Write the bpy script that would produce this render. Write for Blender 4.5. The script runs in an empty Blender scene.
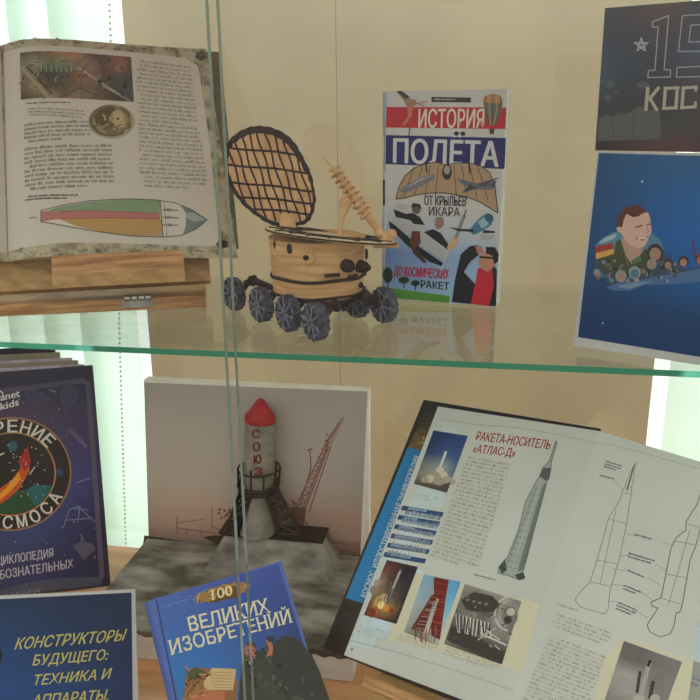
import bpy, bmesh, math, random
import numpy as np
from mathutils import Vector, Matrix
from mathutils.geometry import tessellate_polygon

SC = bpy.context.scene
COL = SC.collection
random.seed(7)

# ------------------------------------------------------------------ camera
FPX, PITCH, YAW, ROLL = 800.0, math.radians(16.5), math.radians(9.9), math.radians(-0.5)
CAMLOC = np.array((0.0, -0.674, 0.2088))
FW = np.array((-math.sin(YAW) * math.cos(PITCH), math.cos(YAW) * math.cos(PITCH), -math.sin(PITCH)))
_r = np.array((math.cos(YAW), math.sin(YAW), 0.0))
_u = np.cross(_r, FW)
RT = _r * math.cos(ROLL) + _u * math.sin(ROLL)
UP = -_r * math.sin(ROLL) + _u * math.cos(ROLL)
cd = bpy.data.cameras.new('camera')
cam = bpy.data.objects.new('camera', cd)
COL.objects.link(cam)
cd.sensor_width = 36.0
cd.lens = FPX / 700.0 * 36.0
cd.clip_start = 0.01
M = Matrix.Identity(4)
for i in range(3):
    M[i][0], M[i][1], M[i][2], M[i][3] = RT[i], UP[i], -FW[i], CAMLOC[i]
cam.matrix_world = M
SC.camera = cam

# ------------------------------------------------------------------ light
ROOM_LOW, ROOM_MID, ROOM_HIGH = 0.22, 0.52, 1.5
SKY = 1.6
WINDOW_POWER = 25.0
SC.view_settings.view_transform = 'Standard'
SC.view_settings.look = 'None'
SC.view_settings.gamma = 1.0
SC.view_settings.exposure = 0.0
SC.view_settings.use_curve_mapping = False
SC.cycles.transparent_max_bounces = 24
SC.cycles.max_bounces = 10
W = bpy.data.worlds.new('room_light')
SC.world = W
W.use_nodes = True
nt = W.node_tree
nt.nodes.clear()
o_ = nt.nodes.new('ShaderNodeOutputWorld')
b_ = nt.nodes.new('ShaderNodeBackground')
tc = nt.nodes.new('ShaderNodeTexCoord')
sp = nt.nodes.new('ShaderNodeSeparateXYZ')
rp = nt.nodes.new('ShaderNodeValToRGB')
mr = nt.nodes.new('ShaderNodeMapRange')
mr.inputs[1].default_value = -1.0
mr.inputs[2].default_value = 1.0
nt.links.new(tc.outputs['Generated'], sp.inputs[0])
nt.links.new(sp.outputs[2], mr.inputs[0])
nt.links.new(mr.outputs[0], rp.inputs[0])
e = rp.color_ramp.elements
e[0].position, e[0].color = 0.38, (ROOM_LOW, ROOM_LOW * .97, ROOM_LOW * .92, 1)
e[1].position, e[1].color = 0.68, (ROOM_HIGH, ROOM_HIGH * .99, ROOM_HIGH * .96, 1)
e2 = e.new(0.53)
e2.color = (ROOM_MID, ROOM_MID * .98, ROOM_MID * .93, 1)
mr2 = nt.nodes.new('ShaderNodeMapRange')     # the open sky on the window side of the wall
mr2.inputs[1].default_value, mr2.inputs[2].default_value = 0.02, 0.12
nt.links.new(sp.outputs[1], mr2.inputs[0])
mxw = nt.nodes.new('ShaderNodeMix')
mxw.data_type = 'RGBA'
nt.links.new(mr2.outputs[0], mxw.inputs[0])
nt.links.new(rp.outputs[0], mxw.inputs[6])
mxw.inputs[7].default_value = (SKY * .96, SKY, SKY * .98, 1)
nt.links.new(mxw.outputs[2], b_.inputs[0])
nt.links.new(b_.outputs[0], o_.inputs[0])


def area(name, loc, sx, sy, power, color, rot):
    l = bpy.data.lights.new(name, 'AREA')
    l.shape = 'RECTANGLE'
    l.size, l.size_y, l.energy, l.color = sx, sy, power, color
    ob = bpy.data.objects.new(name, l)
    ob.location = loc
    ob.rotation_euler = rot
    COL.objects.link(ob)


# daylight standing outside the two windows
area('daylight', (-1.75, 1.45, 0.1), 2.0, 2.6, WINDOW_POWER, (0.93, 1.0, 0.97), (math.radians(-90), 0, 0))
area('daylight', (1.35, 1.45, 0.1), 2.0, 2.6, WINDOW_POWER, (0.93, 1.0, 0.97), (math.radians(-90), 0, 0))

# ------------------------------------------------------------------ helpers


def ray(px, py):
    return RT * (px - 350) / FPX - UP * (py - 350) / FPX + FW


def hit(px, py, p0, n):
    d = ray(px, py)
    n = np.array(n, float)
    return CAMLOC + d * (((np.array(p0, float) - CAMLOC) @ n) / (d @ n))


def proj(P):
    v = np.array(P, float) - CAMLOC
    z = v @ FW
    return (350 + FPX * (v @ RT) / z, 350 - FPX * (v @ UP) / z)


def on_z(px, py, z=0.0):
    return hit(px, py, (0, 0, z), (0, 0, 1))


def on_y(px, py, y):
    return hit(px, py, (0, y, 0), (0, 1, 0))


def lin(c):
    return c / 12.92 if c <= 0.04045 else ((c + 0.055) / 1.055) ** 2.4


def hexl(h):
    return tuple(lin(int(h[i:i + 2], 16) / 255) for i in (0, 2, 4))


KP = 1.42
VEIL = 0.017     # the front panes' reflection, present in every colour read off the photograph


def pc(h, k=None):
    k = KP if k is None else k
    return tuple(min(0.9, max(.004, (v - VEIL) * k)) for v in hexl(h))


def principled(name, rough=0.5, metal=0.0, spec=0.5):
    m = bpy.data.materials.new(name)
    m.use_nodes = True
    b = m.node_tree.nodes['Principled BSDF']
    b.inputs['Roughness'].default_value = rough
    b.inputs['Metallic'].default_value = metal
    b.inputs['Specular IOR Level'].default_value = spec
    return m, m.node_tree, b


def noisy(name, c1, c2, scale=20, rough=0.6, detail=4, bump=0.0, stretch=(1, 1, 1), metal=0.0, spec=0.4, lo=.35, hi=.65):
    m, t, b = principled(name, rough, metal, spec)
    co = t.nodes.new('ShaderNodeTexCoord')
    mp = t.nodes.new('ShaderNodeMapping')
    mp.inputs['Scale'].default_value = stretch
    nz = t.nodes.new('ShaderNodeTexNoise')
    nz.inputs['Scale'].default_value = scale
    nz.inputs['Detail'].default_value = detail
    cr = t.nodes.new('ShaderNodeValToRGB')
    cr.color_ramp.elements[0].position, cr.color_ramp.elements[0].color = lo, (*c1, 1)
    cr.color_ramp.elements[1].position, cr.color_ramp.elements[1].color = hi, (*c2, 1)
    t.links.new(co.outputs['Object'], mp.inputs[0])
    t.links.new(mp.outputs[0], nz.inputs['Vector'])
    t.links.new(nz.outputs['Fac'], cr.inputs[0])
    t.links.new(cr.outputs[0], b.inputs['Base Color'])
    if bump:
        bp = t.nodes.new('ShaderNodeBump')
        bp.inputs['Strength'].default_value = bump
        bp.inputs['Distance'].default_value = 0.002
        t.links.new(nz.outputs['Fac'], bp.inputs['Height'])
        t.links.new(bp.outputs[0], b.inputs['Normal'])
    return m


def plain(name, h, rough=0.5, metal=0.0, spec=0.4):
    c = pc(h)
    return noisy(name, tuple(v * .93 for v in c), tuple(min(.95, v * 1.05) for v in c), 35, rough, metal=metal, spec=spec)


def print_mat(name, rough, spec):
    m, t, b = principled(name, rough, 0, spec)
    a = t.nodes.new('ShaderNodeVertexColor')
    a.layer_name = 'Col'
    nz = t.nodes.new('ShaderNodeTexNoise')
    nz.inputs['Scale'].default_value = 260
    mx = t.nodes.new('ShaderNodeMix')
    mx.data_type = 'RGBA'
    mx.blend_type = 'OVERLAY'
    mx.inputs[0].default_value = 0.10
    t.links.new(a.outputs['Color'], mx.inputs[6])
    t.links.new(nz.outputs['Fac'], mx.inputs[7])
    t.links.new(mx.outputs[2], b.inputs['Base Color'])
    return m


def glass_mat(name, tint, f0=0.04):
    m = bpy.data.materials.new(name)
    m.use_nodes = True
    t = m.node_tree
    t.nodes.clear()
    out = t.nodes.new('ShaderNodeOutputMaterial')
    tr = t.nodes.new('ShaderNodeBsdfTransparent')
    tr.inputs[0].default_value = (*tint, 1)
    gl = t.nodes.new('ShaderNodeBsdfGlossy')
    gl.inputs['Roughness'].default_value = 0.0
    ge = t.nodes.new('ShaderNodeNewGeometry')
    dt = t.nodes.new('ShaderNodeVectorMath')
    dt.operation = 'DOT_PRODUCT'
    t.links.new(ge.outputs['Incoming'], dt.inputs[0])
    t.links.new(ge.outputs['Normal'], dt.inputs[1])

    def mth(op, a, b=None):
        n = t.nodes.new('ShaderNodeMath')
        n.operation = op
        for i, v in enumerate((a, b)):
            if v is None:
                continue
            if isinstance(v, (int, float)):
                n.inputs[i].default_value = v
            else:
                t.links.new(v, n.inputs[i])
        return n.outputs[0]
    ab = mth('ABSOLUTE', dt.outputs['Value'])
    om = mth('SUBTRACT', 1.0, ab)
    p5 = mth('POWER', om, 5.0)
    fr = mth('ADD', mth('MULTIPLY', p5, 1 - f0), f0)
    mx = t.nodes.new('ShaderNodeMixShader')
    t.links.new(fr, mx.inputs[0])
    t.links.new(tr.outputs[0], mx.inputs[1])
    t.links.new(gl.outputs[0], mx.inputs[2])
    t.links.new(mx.outputs[0], out.inputs[0])
    return m


# ---- meshes
class MB:
    def __init__(self):
        self.v, self.f, self.m = [], [], []

    def add(self, vs, fs, mi=0):
        b = len(self.v)
        self.v += [tuple(map(float, p)) for p in vs]
        for q in fs:
            self.f.append(tuple(b + i for i in q))
            self.m.append(mi)
        return self

    def hexa(self, p, mi=0):     # p: 4 bottom (ccw), 4 top
        return self.add(p, [(3, 2, 1, 0), (4, 5, 6, 7), (0, 1, 5, 4), (1, 2, 6, 5), (2, 3, 7, 6), (3, 0, 4, 7)], mi)

    def box(self, x0, x1, y0, y1, z0, z1, mi=0):
        return self.hexa([(x0, y0, z0), (x1, y0, z0), (x1, y1, z0), (x0, y1, z0), (x0, y0, z1), (x1, y0, z1), (x1, y1, z1), (x0, y1, z1)], mi)

    def slab(self, s, u0, u1, v0, v1, w0, w1, mi=0):
        P = s.flat
        return self.hexa([P(u0, v0, w0), P(u1, v0, w0), P(u1, v1, w0), P(u0, v1, w0), P(u0, v0, w1), P(u1, v0, w1), P(u1, v1, w1), P(u0, v1, w1)], mi)

    def prism(self, pts, off, mi=0):   # pts: planar polygon 3d, off: extrusion vector
        n = len(pts)
        off = np.array(off, float)
        vs = [np.array(p, float) for p in pts] + [np.array(p, float) + off for p in pts]
        fs = [tuple(range(n - 1, -1, -1)), tuple(range(n, 2 * n))] + [(i, (i + 1) % n, n + (i + 1) % n, n + i) for i in range(n)]
        return self.add(vs, fs, mi)

    def tube(self, pts, r, seg=8, mi=0, cap=True):
        pts = [np.array(p, float) for p in pts]
        rs = r if hasattr(r, '__len__') else [r] * len(pts)
        vs, fs = [], []
        ref = None
        for i, p in enumerate(pts):
            d = pts[min(i + 1, len(pts) - 1)] - pts[max(i - 1, 0)]
            d = d / (np.linalg.norm(d) + 1e-12)
            if ref is None:
                ref = np.array((0, 0, 1.0)) if abs(d[2]) < .9 else np.array((1.0, 0, 0))
            a = np.cross(d, ref)
            a /= np.linalg.norm(a) + 1e-12
            b = np.cross(d, a)
            ref = -np.cross(d, a) if False else b
            ref = b
            for k in range(seg):
                t = 2 * math.pi * k / seg
                vs.append(p + (a * math.cos(t) + b * math.sin(t)) * rs[i])
            ref = np.cross(a, d)
        for i in range(len(pts) - 1):
            for k in range(seg):
                fs.append((i * seg + k, i * seg + (k + 1) % seg, (i + 1) * seg + (k + 1) % seg, (i + 1) * seg + k))
        if cap:
            fs.append(tuple(range(seg - 1, -1, -1)))
            fs.append(tuple((len(pts) - 1) * seg + k for k in range(seg)))
        return self.add(vs, fs, mi)

    def lathe(self, o, prof, seg=32, ax=(0, 0, 1), mi=0, jit=0.0):
        ax = np.array(ax, float)
        ax /= np.linalg.norm(ax)
        ref = np.array((0, 0, 1.0)) if abs(ax[2]) < .9 else np.array((1.0, 0, 0))
        a = np.cross(ref, ax)
        a /= np.linalg.norm(a)
        b = np.cross(ax, a)
        vs, fs = [], []
        for r, h in prof:
            for k in range(seg):
                t = 2 * math.pi * k / seg
                q = r * (1 + random.uniform(-jit, jit))
                vs.append(np.array(o) + ax * h + (a * math.cos(t) + b * math.sin(t)) * q)
        n = len(prof)
        for i in range(n - 1):
            for k in range(seg):
                fs.append((i * seg + k, i * seg + (k + 1) % seg, (i + 1) * seg + (k + 1) % seg, (i + 1) * seg + k))
        fs.append(tuple(range(seg - 1, -1, -1)))
        fs.append(tuple((n - 1) * seg + k for k in range(seg)))
        return self.add(vs, fs, mi)

    def blob(self, c, r, seg=8, jit=0.0, sc=(1, 1, 1), mi=0):
        prof = []
        c = np.array(c, float)
        vs, fs = [], []
        rings = max(4, seg // 2 + 1)
        for i in range(rings + 1):
            ph = math.pi * i / rings
            for k in range(seg):
                t = 2 * math.pi * k / seg
                q = r * (1 + random.uniform(-jit, jit))
                vs.append(c + np.array((math.sin(ph) * math.cos(t) * sc[0], math.sin(ph) * math.sin(t) * sc[1], math.cos(ph) * sc[2])) * q)
        for i in range(rings):
            for k in range(seg):
                fs.append((i * seg + k, (i + 1) * seg + k, (i + 1) * seg + (k + 1) % seg, i * seg + (k + 1) % seg))
        return self.add(vs, fs, mi)

    def build(self, name, mats, parent=None, bevel=0.0, smooth=None, colors=None):
        off = np.zeros(3)
        if parent is not None:
            q = parent
            while q is not None:
                off += np.array(q.location)
                q = q.parent
        me = bpy.data.meshes.new(name)
        me.from_pydata([tuple(np.array(p) - off) for p in self.v], [], self.f)
        for mt in (mats if isinstance(mats, (list, tuple)) else [mats]):
            me.materials.append(mt)
        me.polygons.foreach_set('material_index', self.m)
        if colors is not None:
            ca = me.color_attributes.new('Col', 'FLOAT_COLOR', 'POINT')
            flat = []
            for c in colors:
                flat += [c[0], c[1], c[2], 1.0]
            ca.data.foreach_set('color', flat)
        else:
            bm = bmesh.new()
            bm.from_mesh(me)
            if bevel:
                bmesh.ops.remove_doubles(bm, verts=bm.verts, dist=1e-6)
                es = [e for e in bm.edges if len(e.link_faces) == 2 and e.calc_face_angle(0) > .6]
                bmesh.ops.bevel(bm, geom=es, offset=bevel, segments=2, affect='EDGES', profile=.6)
            bmesh.ops.recalc_face_normals(bm, faces=bm.faces)
            bm.to_mesh(me)
            bm.free()
        if smooth:
            me.shade_smooth()
            me.set_sharp_from_angle(angle=math.radians(smooth))
        ob = bpy.data.objects.new(name, me)
        COL.objects.link(ob)
        if parent is not None:
            ob.parent = parent
        return ob


def thing(name, label, cat, loc, group=None):
    ob = bpy.data.objects.new(name, None)
    ob.empty_display_size = 0.02
    ob.location = tuple(map(float, loc))
    COL.objects.link(ob)
    ob['label'], ob['category'] = label, cat
    if group:
        ob['group'] = group
    return ob


def part(root, name):
    return [c for c in root.children if c.name.split('.')[0] == name][0]


def struct(ob):
    ob['kind'] = 'structure'
    return ob


# ---- sheets (flat or curved surfaces that carry print)
class Sheet:
    def __init__(self, o, u, v, bulge=None):
        self.o = np.array(o, float)
        self.u = np.array(u, float) / np.linalg.norm(u)
        v = np.array(v, float)
        v = v - self.u * (v @ self.u)
        self.v = v / np.linalg.norm(v)
        self.n = np.cross(self.u, self.v)
        self.bulge = bulge

    def flat(self, u, v, w=0.0):
        return self.o + self.u * u + self.v * v + self.n * w

    def P(self, u, v, w=0.0):
        return self.flat(u, v, w + (self.bulge(u) if self.bulge else 0.0))

    def inv(self, px, py):
        w = 0.0
        for _ in range(8 if self.bulge else 1):
            q = hit(px, py, self.o + self.n * w, self.n) - self.o
            u, v = q @ self.u, q @ self.v
            if self.bulge:
                w = self.bulge(u)
        return (u, v)


def rodrigues(r):
    r = np.array(r, float)
    a = np.linalg.norm(r)
    k = r / a
    K = np.array([[0, -k[2], k[1]], [k[2], 0, -k[0]], [-k[1], k[0], 0]])
    return (np.eye(3) + math.sin(a) * K + (1 - math.cos(a)) * K @ K) @ np.array([[1, 0, 0], [0, 0, -1], [0, 1, 0.]])


_txt = {}


def glyphs(s, bold=0.0):
    key = (s, bold)
    if key not in _txt:
        cu = bpy.data.curves.new('lettering', 'FONT')
        cu.body = s
        cu.size = 1.0
        cu.resolution_u = 3
        cu.offset = bold
        ob = bpy.data.objects.new('lettering', cu)
        COL.objects.link(ob)
        dg = bpy.context.evaluated_depsgraph_get()
        dg.update()
        me = bpy.data.meshes.new_from_object(ob.evaluated_get(dg))
        vs = [(v.co.x, v.co.y) for v in me.vertices]
        fs = [tuple(p.vertices) for p in me.polygons]
        bpy.data.objects.remove(ob)
        bpy.data.curves.remove(cu)
        bpy.data.meshes.remove(me)
        _txt[key] = (vs, fs)
    return _txt[key]


class Print:
    """flat printed shapes on a sheet; x, y are looked up on the sheet"""
    EPS = 0.00012

    def __init__(self, sheet, k=None):
        self.s, self.k = sheet, k
        self.v, self.f, self.c = [], [], []
        self.layer = 1.0
        self.vmin = -9.0
        self.cur = 0.0

    def _tri(self, uv, cols):
        """triangles in uv, clipped to strips on curved sheets"""
        w = max(self.layer, self.cur) * self.EPS
        if not self.s.bulge:
            b = len(self.v)
            self.v += [self.s.flat(p[0], p[1], w) for p in uv]
            self.c += list(cols)
            self.f.append(tuple(range(b, b + len(uv))))
            return
        us = [p[0] for p in uv]
        step = 0.008
        k0, k1 = math.floor(min(us) / step), math.floor(max(us) / step)
        for k in range(k0, k1 + 1):
            poly = [(np.array(p), np.array(c)) for p, c in zip(uv, cols)]
            for sgn, lim in ((1, k * step), (-1, (k + 1) * step)):
                out = []
                for i in range(len(poly)):
                    (a, ca), (bb, cb) = poly[i], poly[(i + 1) % len(poly)]
                    da, db = sgn * (a[0] - lim), sgn * (bb[0] - lim)
                    if da >= 0:
                        out.append((a, ca))
                    if (da >= 0) != (db >= 0):
                        t = da / (da - db)
                        out.append((a + (bb - a) * t, ca + (cb - ca) * t))
                poly = out
                if len(poly) < 3:
                    break
            if len(poly) >= 3:
                b = len(self.v)
                self.v += [self.s.P(p[0], p[1], w) for p, c in poly]
                self.c += [tuple(c) for p, c in poly]
                self.f.append(tuple(range(b, b + len(poly))))

    def _low(self, p):
        return np.array((p[0], max(p[1], self.vmin)))

    def polyuv(self, uv, col):
        uv = [(p[0], max(p[1], self.vmin)) for p in uv]
        if len(uv) < 3:
            return
        if len(uv) <= 4:
            tris = [(0, 1, 2), (0, 2, 3)] if len(uv) == 4 else [(0, 1, 2)]
            if len(uv) == 4:
                tris = tessellate_polygon([[Vector((p[0] * 100, p[1] * 100, 0)) for p in uv]])
        else:
            tris = tessellate_polygon([[Vector((p[0] * 100, p[1] * 100, 0)) for p in uv]])
        for t in tris:
            q = [uv[i] for i in t]
            a = (q[1][0] - q[0][0]) * (q[2][1] - q[0][1]) - (q[2][0] - q[0][0]) * (q[1][1] - q[0][1])
            if abs(a) < 1e-12:
                continue
            if a < 0:
                q = q[::-1]
            self._tri(q, [col] * 3)

    def poly(self, pts, h):
        self.cur = max(self.cur + .008, self.layer)     # later shapes lie over earlier ones
        self.polyuv([self.s.inv(*p) for p in pts], pc(h, self.k))
        return self

    def line(self, pts, wpx, h, closed=False):
        pts = list(pts) + ([pts[0]] if closed else [])
        for a, b in zip(pts, pts[1:]):
            d = np.array(b, float) - np.array(a, float)
            L = np.linalg.norm(d)
            if L < 1e-6:
                continue
            n = np.array((-d[1], d[0])) / L * wpx / 2
            e = d / L * wpx * .25
            a2, b2 = np.array(a) - e, np.array(b) + e
            self.poly([a2 + n, b2 + n, b2 - n, a2 - n], h)
        return self

    def ell(self, cx, cy, rx, ry, h, rot=0, n=20, a0=0, a1=360):
        ro = math.radians(rot)
        pts = []
        m = n if a1 - a0 >= 360 else n + 1
        for i in range(m):
            t = math.radians(a0 + (a1 - a0) * i / n)
            x, y = rx * math.cos(t), ry * math.sin(t)
            pts.append((cx + x * math.cos(ro) - y * math.sin(ro), cy + x * math.sin(ro) + y * math.cos(ro)))
        return self.poly(pts, h)

    def quad(self, q, h):
        return self.poly(q, h)

    def grid(self, q, rows, sub=3, noise=0.0, seed=1):
        """q: corners TL TR BR BL; rows: colour table, smoothly blended"""
        rnd = random.Random(seed)
        self.cur = max(self.cur + .008, self.layer)
        q = [np.array(self.s.inv(*p)) for p in q]
        C = np.array([[pc(h, self.k) for h in (r.split() if isinstance(r, str) else r)] for r in rows])
        R, K = C.shape[0], C.shape[1]
        nr, nk = (R - 1) * sub, (K - 1) * sub
        pts, cols = {}, {}
        for i in range(nr + 1):
            for j in range(nk + 1):
                fy, fx = i / nr, j / nk
                pts[i, j] = self._low((q[0] * (1 - fx) + q[1] * fx) * (1 - fy) + (q[3] * (1 - fx) + q[2] * fx) * fy)
                y, x = min(i / sub, R - 1 - 1e-6), min(j / sub, K - 1 - 1e-6)
                a, b = int(y), int(x)
                ty, tx = y - a, x - b
                c = (C[a, b] * (1 - tx) + C[a, b + 1] * tx) * (1 - ty) + (C[a + 1, b] * (1 - tx) + C[a + 1, b + 1] * tx) * ty
                cols[i, j] = tuple(np.clip(c * (1 + rnd.uniform(-noise, noise)), 0, .92))
        for i in range(nr):
            for j in range(nk):
                ks = [(i + 1, j), (i + 1, j + 1), (i, j + 1), (i, j)]
                self._tri([pts[k] for k in ks], [cols[k] for k in ks])
        return self

    def textuv(self, s, bl, br, tl, col, bold=0.0, shear=0.0):
        vs, fs = glyphs(s)
        if not vs:
            return
        cap = max(p[1] for p in glyphs('Н')[0])
        x0, x1 = min(p[0] for p in vs), max(p[0] for p in vs)
        U, V = np.array(br) - np.array(bl), np.array(tl) - np.array(bl)
        q = [np.array(bl) + U * ((x - x0) / (x1 - x0) + shear * y / cap) + V * (y / cap) for x, y in vs]
        step = U / np.linalg.norm(U) * (bold * np.linalg.norm(V) * 1.5)
        up_ = V * bold * .8
        l0 = self.layer
        for k_, off in enumerate((step * 0, step, -step, up_, -up_) if bold else (step * 0,)):
            self.cur = max(self.cur + .008, self.layer)
            for f in fs:
                self.polyuv([tuple(q[i] + off) for i in f], col)
        self.layer = l0

    def text(self, s, bl, br, tl, h, bold=0.0, shear=0.0):
        I = self.s.inv
        self.textuv(s, I(*bl), I(*br), I(*tl), pc(h, self.k), bold, shear)
        return self

    def para(self, tl, tr, br, bl, n, h, seed=3, ind=None, last=1.0, xh=.5):
        """n lines of unreadably small body text"""
        rnd = random.Random(seed)
        I = self.s.inv
        q = [np.array(I(*p)) for p in (tl, tr, br, bl)]
        base = np.array(pc(h, self.k))
        self.cur = max(self.cur + .008, self.layer)
        for i in range(n):
            y0, y1 = (i + .2) / n, (i + .2 + xh) / n
            x = rnd.choice((0, 0, 0, .06)) if ind is None else ind
            end = 1.0 if (i < n - 1 and rnd.random() > .07) else rnd.uniform(.55, .98) * last
            while x < end - .02:
                wl = min(rnd.uniform(.05, .2), end - x)
                xs = x
                while xs < x + wl - 1e-4:
                    xe = min(xs + rnd.uniform(.022, .035), x + wl)
                    ya = y0 - (rnd.random() < .2) * .18 / n
                    cc = base * rnd.uniform(.85, 1.4)
                    P = [(q[0] * (1 - fx) + q[1] * fx) * (1 - fy) + (q[3] * (1 - fx) + q[2] * fx) * fy for fx, fy in ((xs, y1), (xe - .003, y1), (xe - .003, ya), (xs, ya))]
                    self.polyuv([tuple(p) for p in P], tuple(np.clip(cc, 0, .9)))
                    xs = xe
                x += wl + .018
        return self

    def build(self, name, mat, parent):
        b = MB()
        b.v = [tuple(p) for p in self.v]
        b.f = self.f
        b.m = [0] * len(self.f)
        return b.build(name, mat, parent, colors=self.c)


# ------------------------------------------------------------------ materials
M_WALL = noisy('painted_wall', pc('aea388', 1.58), pc('bbaf93', 1.58), 4, .85, bump=.08, spec=.2)
M_WHITE = plain('white_frame', 'd8d8d0', .5)
M_FLOOR = noisy('floor_boards', pc('5a4632'), pc('705a42'), 9, .5, stretch=(1, 8, 1))
M_BOARD = noisy('varnished_board', pc('b08058', 1.6), pc('c2926a', 1.6), 5, .22, stretch=(2, 14, 2), spec=.5)
M_PINE = noisy('pine_wood', pc('8f7049'), pc('a98a5c'), 10, .55, stretch=(1.2, 14, 14), bump=.05)
M_PLY = noisy('plywood_edge', pc('86603f'), pc('b08c62'), 26, .6, stretch=(.6, .6, 9), bump=.05)
M_GLASS = glass_mat('clear_glass', (.985, .995, .985))
M_SHELFGLASS = glass_mat('shelf_glass', (.965, .985, .965))
M_GEDGE, _t, _b = principled('green_glass_edge', .12, 0, .6)
_b.inputs['Base Color'].default_value = (.03, .30, .18, 1)
_b.inputs['Transmission Weight'].default_value = .35
_b.inputs['IOR'].default_value = 1.3
M_SEDGE, _t, _b = principled('polished_pane_edge', .1, 0, .9)
_b.inputs['Base Color'].default_value = (.16, .24, .20, 1)
M_PAPER = print_mat('printed_paper', .62, .25)
M_GLOSS = print_mat('printed_gloss_cover', .42, .25)
M_PAGE = noisy('page_paper', pc('a9aea8'), pc('aeb3ad'), 12, .7, spec=.2)
M_PAGES = noisy('page_block_edges', pc('a8a498'), pc('c0bcb0'), 300, .8, stretch=(1, 1, 1), spec=.1)
M_METAL = noisy('hinge_metal', (.32, .31, .29), (.5, .49, .46), 60, .35, metal=.85)
M_CHARCOAL = noisy('charcoal_card', pc('38383f', 1.5), pc('54545c', 1.5), 160, .8, bump=.3)
M_SPOKE = noisy('grey_card_strips', pc('5c5c66', 1.6), pc('74747e', 1.6), 160, .8)
M_BROWN = noisy('dark_brown_clay', pc('2c211e'), pc('3e2d27'), 120, .7, bump=.3)
M_TAN = noisy('straw_card', pc('b08a62'), pc('c4a078'), 60, .75, bump=.25)
M_BODY = noisy('wrapped_straw_paper', pc('a37f5a'), pc('bd9a6f'), 22, .75, stretch=(1, 1, 9), bump=.35)
M_CREAM = noisy('cream_card', pc('b3aa8c'), pc('c2ba9c'), 40, .75)
M_SLAT, _t, _b = principled('blind_fabric', .8, 0, .1)
_b.inputs['Base Color'].default_value = (.60, .70, .62, 1)
_tr = _t.nodes.new('ShaderNodeBsdfTranslucent')
_tr.inputs[0].default_value = (.62, .84, .69, 1)
_mx = _t.nodes.new('ShaderNodeMixShader')
_mx.inputs[0].default_value = .65
_wv = _t.nodes.new('ShaderNodeTexNoise')
_wv.inputs['Scale'].default_value = 40
_mp = _t.nodes.new('ShaderNodeMapping')
_mp.inputs['Scale'].default_value = (6, 6, .5)
_tc = _t.nodes.new('ShaderNodeTexCoord')
_cr = _t.nodes.new('ShaderNodeValToRGB')
_cr.color_ramp.elements[0].color = (.72, .85, .77, 1)
_cr.color_ramp.elements[1].color = (.80, .91, .84, 1)
_t.links.new(_tc.outputs['Object'], _mp.inputs[0])
_t.links.new(_mp.outputs[0], _wv.inputs['Vector'])
_t.links.new(_wv.outputs['Fac'], _cr.inputs[0])
_t.links.new(_cr.outputs[0], _tr.inputs[0])
_t.links.new(_b.outputs[0], _mx.inputs[1])
_t.links.new(_tr.outputs[0], _mx.inputs[2])
_t.links.new(_mx.outputs[0], _t.nodes['Material Output'].inputs[0])

# ------------------------------------------------------------------ the room
WY, BY, GY = 0.85, 0.94, 1.06          # wall face, blinds, window glass
ZB = -0.40                              # top of the cabinet's bottom board
FZ = -1.25
LWX = on_y(137, 190, WY)[0]             # right edge of the left window
RWX = on_y(651, 395, WY)[0]             # left edge of the right window
SILL = on_y(120, 551, BY)[2]
TOPW = 1.3
LW0, RW1 = LWX - 1.7, RWX + 1.7
b = MB()
X0, X1 = -4.5, 4.5
for (a, c, z0, z1) in ((X0, LW0, FZ, 3), (LWX, RWX, FZ, 3), (RW1, X1, FZ, 3), (LW0, LWX, FZ, SILL - .03), (LW0, LWX, TOPW, 3), (RWX, RW1, FZ, SILL - .03), (RWX, RW1, TOPW, 3)):
    b.box(a, c, WY, WY + .25, z0, z1)
struct(b.build('wall_back', M_WALL))
struct(MB().box(X0, X1, -3.5, WY + .25, FZ - .05, FZ).build('floor', M_FLOOR))
for k, (x0, x1) in enumerate(((LW0, LWX), (RWX, RW1))):
    f = MB()
    fw = .035
    for (a, c, z0, z1) in ((x0, x0 + fw, SILL, TOPW), (x1 - fw, x1, SILL, TOPW), (x0, x1, SILL, SILL + fw), (x0, x1, TOPW - fw, TOPW), ((x0 + x1) / 2 - .02, (x0 + x1) / 2 + .02, SILL, TOPW)):
        f.box(a, c, GY - .02, GY + .03, z0, z1)
    wf = struct(f.build('window_%d' % (k + 1), M_WHITE))
    wf['label'] = 'white framed window behind the blinds'
    MB().box(x0 + fw, x1 - fw, GY, GY + .004, SILL + fw, TOPW - fw).build('pane', M_GLASS, wf)
    struct(MB().box(x0 - .02, x1 + .02, WY - .03, GY + .05, SILL - .03, SILL).build('trim_%d' % (k + 1), M_WHITE, bevel=.004))


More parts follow.
